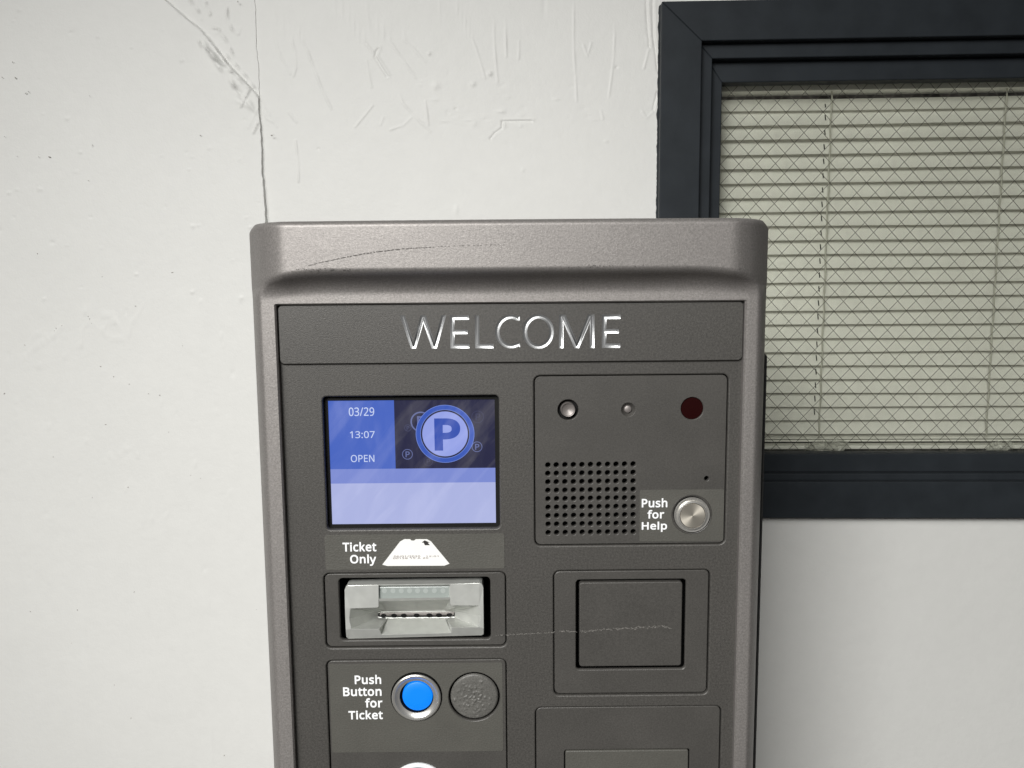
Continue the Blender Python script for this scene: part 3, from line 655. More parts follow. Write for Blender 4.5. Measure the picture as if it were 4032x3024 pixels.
def grid_mesh(name, V, keep=None, smooth=True):
    """V: (nz, nx, 3) vertices, keep: (nz-1, nx-1) mask of quads"""
    nz, nx = V.shape[:2]
    i = np.arange(nz * nx).reshape(nz, nx)
    q = np.stack([i[:-1, :-1], i[:-1, 1:], i[1:, 1:], i[1:, :-1]], -1).reshape(-1, 4)
    if keep is not None:
        q = q[keep.ravel()]
    used = np.zeros(nz * nx, bool)
    used[q.ravel()] = True
    remap = np.cumsum(used) - 1
    v = V.reshape(-1, 3)[used]
    q = remap[q]
    me = bpy.data.meshes.new(name)
    me.vertices.add(len(v))
    me.vertices.foreach_set('co', v.ravel())
    me.loops.add(q.size)
    me.loops.foreach_set('vertex_index', q.ravel().astype(np.int32))
    me.polygons.add(len(q))
    me.polygons.foreach_set('loop_start', np.arange(0, q.size, 4, dtype=np.int32))
    me.polygons.foreach_set('loop_total', np.full(len(q), 4, dtype=np.int32))
    me.update(calc_edges=True)
    me.validate()
    if smooth:
        me.polygons.foreach_set('use_smooth', [True] * len(me.polygons))
    return me


def lines(*spans):
    """grid lines: (start, end, step) spans"""
    out = []
    for a, b, s in spans:
        n = max(1, int(round((b - a) / s)))
        out += list(np.linspace(a, b, n, endpoint=False))
    out.append(spans[-1][1])
    return np.array(out)


def to_px(A, Bv):
    """wall positions -> pixel coordinates in which the cracks were measured"""
    v = np.stack([A, np.full(A.shape, WALLD), Bv], -1) @ (CM.T @ RWI).T
    return 2016 + FPX * v[..., 0] / v[..., 2], 1512 + FPX * v[..., 1] / v[..., 2]


MMPX = WALLD / FPX       # metres of wall per pixel


def strokes(k, lst):
    return [[k(*p) for p in pl] for pl in lst]


# ================================================================== THE SETTING
GZ = 0.0
floor_me = mesh('floor', [(-6, -6, GZ), (6, -6, GZ), (6, 3, GZ), (-6, 3, GZ)], [(0, 1, 2, 3)])
o = link('floor', floor_me, M['concrete'])
o['kind'] = 'structure'

# ---- window measures (along the wall, up the wall)
CAS, ST1, ST2, GLS, BLD = 0.020, 0.006, -0.010, -0.022, -0.062     # how far each layer stands off the wall plane


def frame_in(pxl, pxt, pxb, off):
    a0 = np.mean([wab(x, y, off)[0] for x, y in pxl])
    b1 = np.mean([wab(x, y, off)[1] for x, y in pxt])
    b0 = np.mean([wab(x, y, off)[1] for x, y in pxb])
    return a0, b0, b1


WRIGHT = wab(5150, 1200)[0]
cas_o = frame_in([(2608, 5), (2594, 855)], [K8(100, 5), K8(1500, -18)], [(3050, 2041), (4000, 2041)], CAS)
cas_i = frame_in([(2765, 200), (2751, 855)], [K8(310, 245), K8(2212, 203)], [(3050, 1899), (4000, 1897)], CAS)
st1_i = frame_in([K8(368, 380), K8(350, 1285)], [K8(380, 350), K8(2212, 312)], [(3050, 1868), (4000, 1862)], ST1)
st2_i = frame_in([K8(424, 500), K8(412, 1285)], [K8(430, 488), K8(2212, 460)], [(3050, 1790), (4000, 1785)], ST2)

# ---- wall: plain painted plaster behind the machine, with an opening for the window
CRACK = [(985, -1500), (1003, 0), (1010, 150), (1016, 230), (1018, 300), (1022, 380), (1026, 480), (1031, 560), (1037, 690), (1045, 780), (1049, 880), (1062, 1300), (1120, 3300), (1150, 6000)]
AL, AR = wab(-1500, 1500)[0], WRIGHT + 0.9
BT, BB = wab(2000, -900)[1], -CAM[2] + GZ
hole_l, hole_r = cas_i[0] - 0.012, WRIGHT - (cas_i[0] - cas_o[0]) + 0.012
hole_b, hole_t = cas_i[1] - 0.012, cas_i[2] + 0.012

a_c = wab(1000, 500)[0]
ga = lines((a_c - 0.03, hole_l, 0.0012), (hole_l, hole_r, 0.04), (hole_r, AR, 0.05))
gb = lines((BB, -0.36, 0.05), (-0.36, hole_b, 0.006), (hole_b, 0.10, 0.006), (0.10, hole_t, 0.0012), (hole_t, BT, 0.01))
A, Bv = np.meshgrid(ga, gb)
PX, PY = to_px(A, Bv)
H = np.zeros(A.shape)
ridge = strokes(KW, [
    [(130, 70), (190, 120), (240, 190), (265, 270), (268, 350), (255, 390)], [(150, 180), (190, 290), (240, 380)],
    [(280, 170), (330, 270), (370, 380), (410, 480), (450, 560)], [(610, 0), (635, 70), (640, 120), (655, 160)],
    [(460, 0), (540, 90), (600, 190), (680, 290), (740, 400)], [(670, 110), (740, 200), (810, 300), (880, 400)],
    [(630, 310), (640, 380), (655, 450)], [(800, 490), (815, 530), (870, 590), (955, 675)], [(1085, 20), (1150, 150), (1190, 250), (1235, 400)],
    [(1280, 130), (1285, 250), (1300, 420)], [(1900, 170), (1895, 300), (1870, 500)], [(1690, 30), (1690, 250), (1700, 400), (1705, 520)],
    [(2065, 150), (2075, 250), (2050, 350)], [(990, 20), (1010, 50)], [(80, 490), (130, 580), (170, 650)], [(90, 560), (120, 610), (150, 625)],
    [(230, 575), (270, 625)], [(570, 650), (620, 590), (660, 540)], [(700, 640), (715, 600)], [(860, 600), (820, 640), (750, 665)], [(930, 520), (945, 640)],
    [(805, 195), (860, 240), (930, 320)], [(1340, 160), (1345, 290)], [(1410, 210), (1408, 300)], [(1740, 230), (1760, 290), (1780, 220)],
    [(2040, 570), (2065, 605), (2095, 575), (2118, 520)], [(1830, 570), (1840, 610)], [(265, 720), (278, 830), (280, 930)]])
for pl in ridge:
    jit = 0.75 + 0.5 * rng.random()
    H += 0.00095 * jit * np.exp(-(seg_dist(PX, PY, pl) / 3.4) ** 2) * (0.75 + 0.25 * np.sin(PX * 0.06 + PY * 0.045))
groove = strokes(KW, [[(1265, 710), (1290, 680), (1325, 655), (1325, 622), (1475, 620)], [(2095, 0), (2100, 180), (2115, 300), (2120, 360)], [(2120, 470), (2100, 560)],
                      [(2062, 0), (2068, 120), (2078, 240)], [(675, 270), (690, 250), (672, 290), (735, 390)]])
for pl in groove:
    H -= 0.0018 * np.exp(-(seg_dist(PX, PY, pl) / 4.0) ** 2)
    H += 0.0007 * np.exp(-(seg_dist(PX - 7, PY + 5, pl) / 6.0) ** 2)
for x, y, r, h in ((1262, 378, 8, 1.6), (950, 275, 6, 1.2), (1088, 1070, 9, 1.4), (660, 155, 6, 1.0), (1175, 430, 10, 1.0), (985, 440, 14, 1.0), (350, 205, 7, -0.9), (280, 150, 6, -0.8), (1085, 558, 4, -1.0),
                   (150, 700, 5, -1.0), (383, 762, 4, -1.0), (1440, 130, 12, 0.7), (1540, 30, 9, -0.8), (1910, 345, 5, -1.0), (1180, 630, 14, 0.7), (1430, 870, 8, 0.5)):
    cx, cy = KW(x, y)
    H += h * 0.0011 * np.exp(-((PX - cx) ** 2 + (PY - cy) ** 2) / (r * 1.0) ** 2)
for _ in range(55):
    cx, cy = KW(rng.uniform(900, 1900), rng.gauss(600, 45) if rng.random() < 0.7 else rng.gauss(420, 30))
    H += rng.uniform(-0.0004, 0.0006) * np.exp(-(((PX - cx) / rng.uniform(5, 16)) ** 2 + ((PY - cy) / rng.uniform(4, 9)) ** 2))
keep = ~((A[:-1, :-1] >= hole_l - 1e-6) & (A[:-1, 1:] <= hole_r + 1e-6) & (Bv[:-1, :-1] >= hole_b - 1e-6) & (Bv[1:, :-1] <= hole_t + 1e-6))
V = np.stack([A, WALLD - H, Bv], -1) @ RWI.T + CAM
wall = link('wall', grid_mesh('wall', V, keep), M['plaster'])
wall['label'] = 'white painted plaster wall with cracks and trowel marks behind the ticket machine'
wall['category'] = 'wall'
wall['kind'] = 'thing'

# ---- the thicker plaster layer on the left, ending in the ragged vertical edge
cr = np.array(CRACK, float)
cab = np.array([wab(x, y) for x, y in CRACK])


def crack_a(b):
    a = np.interp(b, cab[::-1, 1], cab[::-1, 0])
    w = (np.sin(b * 131) * np.sin(b * 37) + np.sin(b * 73 + 1) + 0.7 * np.sin(b * 410 + 2) * np.sin(b * 57)) * 0.0005
    return a + w * smooth01((b + 0.05) / 0.1)


gs = np.concatenate([np.linspace(0, 1, 380) ** 1.0])
gb2 = lines((BB, -0.42, 0.04), (-0.42, -0.02, 0.004), (-0.02, 0.46, 0.0013), (0.46, BT, 0.02))
Sg, B2 = np.meshgrid(gs, gb2)
ca = crack_a(B2)
A2 = AL + (ca - AL) * (Sg ** 0.62)
PX2, PY2 = to_px(A2, B2)
T = 0.0048 + 0.0020 * smooth01((PY2 - 500) / 500)                # layer thickness grows downwards
DIAG = [(380, -270), (650, 0), (735, 75), (790, 118), (850, 190), (905, 262), (960, 318), (1010, 372), (1040, 420)]
dx_ = np.interp(PY2, [p[1] for p in DIAG], [p[0] for p in DIAG])
above = smooth01((PX2 - dx_) / 5.5) * (PY2 < 420)
H2 = T - above * (T - 0.0013)
for pl in strokes(KL, [
        [(1480, 240), (1540, 310), (1620, 420), (1680, 510), (1740, 570), (1820, 650)], [(1600, 230), (1660, 320), (1700, 410)], [(1640, 400), (1720, 480), (1790, 560), (1850, 640)],
        [(1560, 400), (1640, 480), (1690, 530)], [(1820, 660), (1790, 720), (1760, 780)], [(1880, 800), (1840, 870), (1810, 930)], [(1850, 970), (1880, 900)],
        [(1500, 20), (1530, 110)], [(1650, 60), (1660, 160), (1690, 220), (1730, 250), (1750, 200)], [(1380, 0), (1450, 90)], [(1540, 200), (1590, 215), (1610, 260)]]):
    H2 += 0.0019 * np.exp(-(seg_dist(PX2, PY2, pl) / 4.2) ** 2) * (0.6 + 0.4 * np.sin(PX2 * 0.11 + PY2 * 0.07))
for _ in range(42):
    t = rng.random()
    cx, cy = KL(1490 + 370 * t + rng.gauss(0, 14), 300 + 540 * t + rng.gauss(0, 16))
    th = math.radians(52 + rng.gauss(0, 14))
    u_ = (PX2 - cx) * math.cos(th) + (PY2 - cy) * math.sin(th)
    v_ = -(PX2 - cx) * math.sin(th) + (PY2 - cy) * math.cos(th)
    H2 += rng.uniform(-0.0014, 0.0027) * np.exp(-((u_ / rng.uniform(10, 30)) ** 2 + (v_ / rng.uniform(4, 8)) ** 2))
scrib = strokes(KS, [[(160, 770), (240, 690), (300, 660), (345, 620), (390, 575)], [(215, 640), (240, 615), (295, 640)], [(500, 690), (500, 600), (540, 555), (570, 565)],
                     [(590, 585), (630, 605), (640, 635), (700, 655), (785, 640), (790, 560), (835, 510), (860, 460)], [(630, 600), (650, 560), (710, 540)], [(620, 515), (690, 510), (700, 550)],
                     [(410, 700), (500, 690)], [(700, 545), (720, 580)]])
for pl in scrib:
    H2 += 0.0007 * np.exp(-(seg_dist(PX2, PY2, pl) / 3.6) ** 2)
for _ in range(140):
    cx, cy = rng.uniform(-100, 1040), rng.uniform(0, 3024)
    r = rng.uniform(3.5, 8)
    H2 += rng.choice((-1, 1, 1)) * rng.uniform(0.0004, 0.0012) * np.exp(-((PX2 - cx) ** 2 + (PY2 - cy) ** 2) / r ** 2)
for cx0, cy0 in ((510, 2740), (320, 2750), (520, 2990), (890, 2680), (480, 1780)):
    for _ in range(16):
        cx, cy = cx0 + rng.gauss(0, 32), cy0 + rng.gauss(0, 16)
        H2 += rng.uniform(-0.0006, 0.0009) * np.exp(-(((PX2 - cx) / rng.uniform(4, 12)) ** 2 + ((PY2 - cy) / rng.uniform(3, 8)) ** 2))
V2 = np.stack([A2, WALLD - H2, B2], -1)
edge = V2[:, -1:, :].copy()
edge[:, 0, 0] += 0.0012
edge[:, 0, 1] = WALLD + 0.004
V2 = np.concatenate([V2, edge], 1) @ RWI.T + CAM
layer_me = grid_mesh('plaster_layer', V2)
angle_smooth(layer_me, 40)
link('plaster_layer', layer_me, M['plaster'], wall, label='thicker plaster coat ending in a ragged vertical crack')

# dirt specks stuck on the plaster
vs, fs = [], []
specks = [KS(*p) for p in ((540, 520), (548, 535), (560, 562), (350, 590), (340, 605), (385, 575), (820, 460), (895, 977), (782, 920), (690, 876), (613, 816), (643, 1158), (1015, 1203), (1145, 1458), (1203, 1475), (962, 985),
                               (1097, 694), (1035, 262), (333, 1350), (775, 1528), (563, 1590), (165, 690), (240, 150), (622, 286), (45, 976))]
specks += [KL(*p) for p in ((40, 570), (135, 575), (210, 685), (230, 675), (670, 705), (148, 1140), (662, 1315), (1470, 990), (303, 1145), (380, 1145), (57, 998), (115, 460), (690, 1062), (1740, 25), (1985, 990))]
specks += [(131, 2400), (315, 2394), (538, 2323), (525, 2818), (460, 2688), (1017, 2392), (890, 2964), (293, 2524)]
for cx, cy in specks:
    a, b = wab(cx, cy)
    r0 = rng.uniform(0.0005, 0.0012)
    base = len(vs)
    st = rng.uniform(0.6, 1.6)
    th = rng.uniform(0, PI)
    for i in range(7):
        t = 2 * PI * i / 7
        u, w_ = r0 * st * math.cos(t) * rng.uniform(0.6, 1.2), r0 / st * math.sin(t) * rng.uniform(0.6, 1.2)
        vs.append(wpt(a + u * math.cos(th) - w_ * math.sin(th), b + u * math.sin(th) + w_ * math.cos(th), 0.0070))
    vs.append(wpt(a, b, 0.0078))
    for i in range(7):
        fs.append((base + i, base + (i + 1) % 7, base + 7))
link('dirt_specks', mesh('dirt_specks', vs, fs), M['grime'], wall)['kind'] = 'stuff'

# lining of the window opening and the unlit room's back
vs = [wpt(a, b, d) for d in (-0.002, -0.30) for a, b in ((hole_l, hole_b), (hole_r, hole_b), (hole_r, hole_t), (hole_l, hole_t))]
link('window_reveal', mesh('reveal', vs, [(0, 1, 5, 4), (1, 2, 6, 5), (2, 3, 7, 6), (3, 0, 4, 7), (4, 5, 6, 7)]), M['room'], wall)

# ================================================================== WINDOW
win_base = wpt((cas_o[0] + WRIGHT) / 2, cas_o[1], 0)
window = thing('window', 'dark slate framed window with wired glass set in the white wall', 'window', win_base)
window['kind'] = 'thing'


def frame_mesh(a0, a1, b0, b1, ia0, ia1, ib0, ib1, front, back, bev=0.0012):
    """mitred rectangular frame: four sticks, each closed, meeting at 45 degrees"""
    oc = [(a0, b0), (a1, b0), (a1, b1), (a0, b1)]
    ic = [(ia0, ib0), (ia1, ib0), (ia1, ib1), (ia0, ib1)]
    out = []
    for k in range(4):
        j = (k + 1) % 4
        quad = [oc[k], oc[j], ic[j], ic[k]]
        v = [wpt(a, b, d) for d in (front, back) for a, b in quad]
        me = mesh('stick', v, [(0, 1, 2, 3), (7, 6, 5, 4), (0, 4, 5, 1), (1, 5, 6, 2), (2, 6, 7, 3), (3, 7, 4, 0)])
        if bev:
            bevel_mesh(me, bev, 2)
        out.append((me, 0))
    return join(out, 'frame')


IR = WRIGHT
wc = cas_i[0] - cas_o[0]
w1 = st1_i[0] - cas_i[0]
w2 = st2_i[0] - st1_i[0]
link('casing', frame_mesh(cas_o[0], IR, cas_o[1], cas_o[2], cas_i[0], IR - wc, cas_i[1], cas_i[2], CAS, -0.001), M['casing'], window)
link('stop_moulding', frame_mesh(cas_i[0] - 0.004, IR - wc + 0.004, cas_i[1] - 0.004, cas_i[2] + 0.004, st1_i[0], IR - wc - w1, st1_i[1], st1_i[2], ST1, -0.03), M['casing'], window)
link('sash', frame_mesh(st1_i[0] - 0.004, IR - wc - w1 + 0.004, st1_i[1] - 0.004, st1_i[2] + 0.004, st2_i[0], IR - wc - w1 - w2, st2_i[1], st2_i[2], ST2, -0.034), M['casing'], window)
# caulk bead, lumpy, down the left edge of the casing
vs, fs = [], []
N = 260
for i in range(N + 1):
    b = cas_o[1] + (cas_o[2] - cas_o[1]) * i / N
    wv = 0.0011 + 0.0012 * max(0, math.sin(b * 230) * math.sin(b * 91 + 1) * math.sin(b * 23)) + 0.0005 * rng.random()
    for d, s in ((0.0, -1.0), (0.004, -0.8), (0.007, -0.1), (0.007, 0.4)):
        vs.append(wpt(cas_o[0] + wv * s, b, d))
for i in range(N):
    for j in range(3):
        fs.append((i * 4 + j, i * 4 + j + 1, i * 4 + j + 5, i * 4 + j + 4))
link('paint_bead', mesh('bead', vs, fs, smooth=True), M['casing'], window)

ga0, ga1, gb0, gb1 = st2_i[0] - 0.003, IR - wc - w1 - w2 + 0.003, st2_i[1] - 0.003, st2_i[2] + 0.003
gv = [wpt(a, b, d) for d in (GLS, GLS - 0.006) for a, b in ((ga0, gb0), (ga1, gb0), (ga1, gb1), (ga0, gb1))]
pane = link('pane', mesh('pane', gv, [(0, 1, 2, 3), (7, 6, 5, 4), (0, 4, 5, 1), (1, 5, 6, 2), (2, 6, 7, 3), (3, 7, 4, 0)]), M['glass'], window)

# diamond wire mesh cast in the glass
n0 = np.array(wab(*crop(2800, 150, 2.37)(700, 695), GLS - 0.003))
hstep = wab(*crop(2800, 150, 2.37)(1045, 695), GLS - 0.003)[0] - n0[0]
hstep /= 2
vstep = 75.0 * (WALLD + 0.025) / FPX
vs, fs = [], []
wr = 0.00035


def wire(pa, pb):
    d = np.array(pb) - np.array(pa)
    L = np.hypot(*d)
    if L < 1e-4:
        return
    nrm = np.array([-d[1], d[0]]) / L * wr
    base = len(vs)
    for q in (pa, pb):
        for sgn, dep in ((1, 0), (0, wr), (-1, 0), (0, -wr)):
            vs.append(wpt(q[0] + nrm[0] * sgn, q[1] + nrm[1] * sgn, GLS - 0.003 + dep))
    for i in range(4):
        j = (i + 1) % 4
        fs.append((base + i, base + j, base + 4 + j, base + 4 + i))


for sgn in (1, -1):
    sl = sgn * vstep / hstep
    for k in range(-60, 140):
        # line b = n0b + sl * (a - n0a - k * hstep), clipped to the pane
        a_s = n0[0] + k * hstep
        pts = []
        aa0 = a_s + (gb0 - n0[1]) / sl
        aa1 = a_s + (gb1 - n0[1]) / sl
        lo, hi = sorted((aa0, aa1))
        lo, hi = max(lo, ga0), min(hi, ga1)
        if hi - lo > 1e-3:
            wire((lo, n0[1] + sl * (lo - a_s)), (hi, n0[1] + sl * (hi - a_s)))
link('wire_mesh', mesh('wires', vs, fs, smooth=True), M['wire'], pane)

# ================================================================== VENETIAN BLIND
za = wab(3300, K8(1110, 650)[1], BLD)[1]
e_top = wab(3300, 436, BLD)[1]
e_bot = wab(3300, 1703, BLD)[1]
NS = 23
pitch = (e_top - e_bot) / NS
bl0, bl1 = ga0 + 0.002, ga1 - 0.002
blind = thing('venetian_blind', 'closed cream venetian blind hanging behind the wired glass', 'blind', wpt((bl0 + bl1) / 2, wab(3300, 375, BLD)[1], BLD))
vs, fs, mi = [], [], []
cord_a = [[wab(3263, 400, BLD)[0], wab(3214, 1710, BLD)[0]], [wab(3944, 400, BLD)[0], wab(3867, 1690, BLD)[0]]]
NP = 8
for k in range(NS + 1):
    eb = e_bot + pitch * k                     # visible lower edge of the slat
    ww, tilt = (0.0268 if k < NS else 0.0190), math.radians(63 + rng.uniform(-1.2, 1.2))
    sag = [rng.uniform(-0.0006, 0.0006) for _ in range(5)]
    base = len(vs)
    na = 5
    for i in range(na):
        a = bl0 + (bl1 - bl0) * i / (na - 1)
        for j in range(NP + 1):
            t = j / NP
            s = t * ww
            crown = -0.0030 * (1 - (2 * t - 1) ** 2)
            up = s * math.sin(tilt) + crown * math.cos(tilt) * 0.3
            out = (1 - t) * ww * math.cos(tilt) + crown * math.sin(tilt)
            vs.append(wpt(a, eb + up + sag[i], BLD + out - 0.004))
    for i in range(na - 1):
        for j in range(NP):
            fs.append((base + i * (NP + 1) + j, base + (i + 1) * (NP + 1) + j, base + (i + 1) * (NP + 1) + j + 1, base + i * (NP + 1) + j + 1))
            mi.append(0)
    # rout hole seen as a dark dash beside the ladder cord
    if k > 0:
        t_ = (e_top - (eb + 0.010)) / (e_top - e_bot)
        ac = cord_a[0][0] + (cord_a[0][1] - cord_a[0][0]) * t_ - 0.0042
        base = len(vs)
        for da, t in ((-0.0008, 0.28), (0.0008, 0.28), (0.0012, 0.60), (-0.0004, 0.60)):
            crown = -0.0030 * (1 - (2 * t - 1) ** 2)
            up = t * ww * math.sin(tilt) + crown * math.cos(tilt) * 0.3
            out = (1 - t) * ww * math.cos(tilt) + crown * math.sin(tilt)
            vs.append(wpt(ac + da, eb + up, BLD + out - 0.0035))
        fs.append((base, base + 1, base + 2, base + 3))
        mi.append(1)
link('slats', mesh('slats', vs, fs, smooth=True, midx=mi), [M['blind'], M['black']], blind)


def wall_box(a0, a1, b0, b1, d0, d1, bev=0.0006):
    v = [wpt(a, b, d) for d in (d0, d1) for a, b in ((a0, b0), (a1, b0), (a1, b1), (a0, b1))]
    me = mesh('b', v, [(0, 1, 2, 3), (7, 6, 5, 4), (0, 4, 5, 1), (1, 5, 6, 2), (2, 6, 7, 3), (3, 7, 4, 0)])
    return bevel_mesh(me, bev, 1) if bev else me


zh1, zh0 = st2_i[2] + 0.02, wab(3300, K8(1110, 552)[1], BLD)[1]
link('headrail', wall_box(bl0, bl1, zh0, zh1, BLD + 0.019, BLD - 0.012), M['blind'], blind)
zb = e_bot - 0.0015
rail = [(wall_box(bl0, bl1, zb - 0.0085 - 0.0036 * k, zb - 0.0062 - 0.0036 * k, BLD - 0.003 + 0.0008 * k, BLD - 0.012, 0.0005), 0) for k in range(2)]
rail.append((wall_box(bl0, bl1, zb - 0.0065, zb + 0.004, BLD - 0.005, BLD - 0.012, 0.001), 0))
rail.append((wall_box(bl0, bl1, st2_i[1] - 0.002, zb - 0.0155, BLD + 0.010, BLD - 0.012, 0.001), 0))
link('bottom_rail', join(rail, 'rail'), M['blind'], blind)
for top_a, bot_a in cord_a:
    vs, fs = [], []
    n = 40
    for i in range(n + 1):
        t = i / n
        b = zh0 + (zb - 0.003 - zh0) * t
        a = top_a + (bot_a - top_a) * t + 0.0006 * math.sin(i * 1.3)
        for da, dd in ((-0.0011, 0), (0, 0.0009), (0.0011, 0), (0, -0.0009)):
            vs.append(wpt(a + da, b, BLD + 0.0115 + dd))
    for i in range(n):
        for j in range(4):
            fs.append((i * 4 + j, i * 4 + (j + 1) % 4, i * 4 + 4 + (j + 1) % 4, i * 4 + 4 + j))
    link('ladder_cord', mesh('cord', vs, fs, smooth=True), M['cord'], blind)
for cx, cy, wd in ((3240, 1746, 95), (3905, 1750, 60)):
    a, b = wab(cx, cy, BLD)
    n1, n2 = 13, 7
    vs, fs = [], []
    for j in range(n2):
        for i in range(n1):
            u, v = i / (n1 - 1) - 0.5, j / (n2 - 1) - 0.5
            env = 1 - abs(v) * 0.5
            vs.append(wpt(a + u * wd * 2 * MMPX * env + rng.gauss(0, 0.0012), b - v * 0.016 + u * 0.004 + rng.gauss(0, 0.0014), BLD + 0.019 + rng.gauss(0, 0.0025)))
    for j in range(n2 - 1):
        for i in range(n1 - 1):
            if not (i in (0, n1 - 2) and j in (0, n2 - 2)):
                fs.append((j * n1 + i, j * n1 + i + 1, j * n1 + n1 + i + 1, j * n1 + n1 + i))
    link('plastic_tab', mesh('tab', vs, fs), M['film'], blind, label='crumpled clear plastic at the foot of the cord')

# ================================================================== TICKET MACHINE
machine = thing('ticket_machine', 'silver and charcoal parking ticket machine with small blue screen', 'ticket machine', (0, 0.1, GZ))

# ---- measures of the face
YF = -0.0060                                    # front of the silver frame round the charcoal face
xo0 = np.mean([P(985, 920, 0.014)[0], P(1075, 3020, 0.014)[0]])
xo1 = np.mean([P(3027, 920, 0.014)[0], P(2964, 3020, 0.014)[0]])
HOOD = 0.020
zt = P(2000, 861, YF - HOOD)[1]
op0 = np.mean([P(x, y, YF)[0] for x, y in ((1081, 1243), (1095, 1572), (1138, 2540), (1154, 3024))])
op1 = np.mean([P(x, y, YF)[0] for x, y in ((2945, 1211), (2931, 1621), (2920, 2002), (2911, 2180), (2896, 3024))])
opt = np.mean([P(x, y, YF)[1] for x, y in (K1(300, 790), K2(0, 763), K2(1800, 738))])
opb = 0.42
zc_hi = P(2000, 1050, YF - HOOD)[1]             # crest of the hood's lower edge
zc_lo = P(2000, 1162, YF)[1]                    # where the scoop runs out into the frame

# ---- housing: the silver shell
SIDE = 0.0122
RC = 0.0075
gx = lines((xo0, xo0 + SIDE, 0.0008), (xo0 + SIDE, op0, 0.0010), (op0, op0 + 0.012, 0.0012), (op0 + 0.012, op1 - 0.012, 0.0025), (op1 - 0.012, op1, 0.0012), (op1, xo1 - SIDE, 0.0010), (xo1 - SIDE, xo1, 0.0008))
gz = lines((0.03, opb, 0.02), (opb, opt - 0.02, 0.008), (opt - 0.02, opt, 0.002), (opt, zc_hi + 0.006, 0.0007), (zc_hi + 0.006, zt - 0.008, 0.0018), (zt - 0.008, zt, 0.0005))
X, Z = np.meshgrid(gx, gz)
dside = np.minimum(X - xo0, xo1 - X)
xm, xh = (xo0 + xo1) / 2, (xo1 - xo0) / 2

ends = np.clip((np.abs(X - xm) - 0.118) / (xh - 0.118 - SIDE * 0.6), 0, 1)
droop = 0.0095 * ends ** 2.6
lo = zc_lo - droop * 0.55
hi = zc_hi - droop
t = np.clip((Z - lo) / (hi - lo), 0, 1)
# concave scoop below, tight crest above
TC = 0.70
PC = 0.66
prof = np.where(t < TC, PC * (t / TC) ** 2.6, PC + (1 - PC) * (1 - ((1 - t) / (1 - TC)) ** 2.0))
bow = 1.0 - 0.28 * (np.abs(X - xm) / xh) ** 2
wside = SIDE + 0.010 * smooth01(prof)
q = np.clip(1 - dside / wside, 0, 1)
Yh = YF + 0.020 * q ** (1.65 + 0.45 * smooth01(prof)) + 0.0010 * np.clip(1 - dside / (SIDE * 1.5), 0, 1) * (1 - prof)
Yh -= HOOD * prof * bow * smooth01((dside - 0.003) / 0.032)
qt = np.clip(1 - (zt - Z) / 0.0042, 0, 1)
Yh += 0.006 * (1 - np.sqrt(np.clip(1 - qt ** 2, 0, 1)))
# round the two top corners of the outline
Xc, Zc = X.copy(), Z.copy()
for sx, x_e in ((1, xo0), (-1, xo1)):
    u = np.clip((x_e + sx * RC - X) * sx / RC, 0, 1)
    v = np.clip((Z - (zt - RC)) / RC, 0, 1)
    inside = (u > 0) & (v > 0)
    Xc = np.where(inside, x_e + sx * RC - sx * RC * u * np.sqrt(1 - v * v / 2), Xc)
    Zc = np.where(inside, zt - RC + RC * v * np.sqrt(1 - u * u / 2), Zc)
Vh = np.stack([Xc, Yh, Zc], -1)
keep = ~((X[:-1, :-1] >= op0 - 1e-7) & (X[:-1, 1:] <= op1 + 1e-7) & (Z[:-1, :-1] >= opb - 1e-7) & (Z[1:, :-1] <= opt + 1e-7))
shell = grid_mesh('shell', Vh, keep)


def skirt(loop, ydepth, inward=None):
    """wall of faces running back from a loop of points"""
    n = len(loop)
    v = list(loop) + [(x, ydepth, z) for x, y, z in loop]
    f = [(i, i + 1, n + i + 1, n + i) for i in range(n - 1)]
    return mesh('skirt', v, f, smooth=True)


parts = [(shell, 0)]
outer = [tuple(Vh[i, 0]) for i in range(len(gz))] + [tuple(Vh[-1, j]) for j in range(1, len(gx))] + [tuple(Vh[i, -1]) for i in range(len(gz) - 2, -1, -1)]
parts.append((skirt(outer, 0.27), 0))
# reveal of the opening with rounded top corners, and the little corner fillets
RO = 0.0016
rev = [(op0, YF, opb)]
for cx, cz, a0, a1 in ((op0 + RO, opt - RO, 180, 90), (op1 - RO, opt - RO, 90, 0)):
    for i in range(7):
        a = math.radians(a0 + (a1 - a0) * i / 6)
        rev.append((cx + RO * math.cos(a), YF, cz + RO * math.sin(a)))
rev.append((op1, YF, opb))
CH, CD = 0.0010, 0.0015
rin = [(op0 + CH, YF + CD, opb)]
for cx, cz, a0, a1 in ((op0 + RO, opt - RO, 180, 90), (op1 - RO, opt - RO, 90, 0)):
    for i in range(7):
        a = math.radians(a0 + (a1 - a0) * i / 6)
        rin.append((cx + (RO - CH) * math.cos(a), YF + CD, cz + (RO - CH) * math.sin(a)))
rin.append((op1 - CH, YF + CD, opb))
nr = len(rev)
parts.append((mesh('chamfer', rev + rin, [(i, i + 1, nr + i + 1, nr + i) for i in range(nr - 1)]), 0))
parts.append((skirt(rin, 0.031), 0))
for sx, x_e in ((1, op0), (-1, op1)):
    arc = [(x_e + sx * (RO - RO * math.cos(math.radians(15 * i))), YF + 0.00002, opt - RO + RO * math.sin(math.radians(15 * i))) for i in range(7)]
    v = [(x_e, YF + 0.00002, opt)] + arc
    parts.append((mesh('f', v, [(0, i, i + 1) for i in range(1, 7)]), 0))
parts.append((box_mesh(xo0 + 0.002, xo1 - 0.002, 0.262, 0.27, 0.03, zt - 0.004), 0))
hme = join(parts, 'housing')


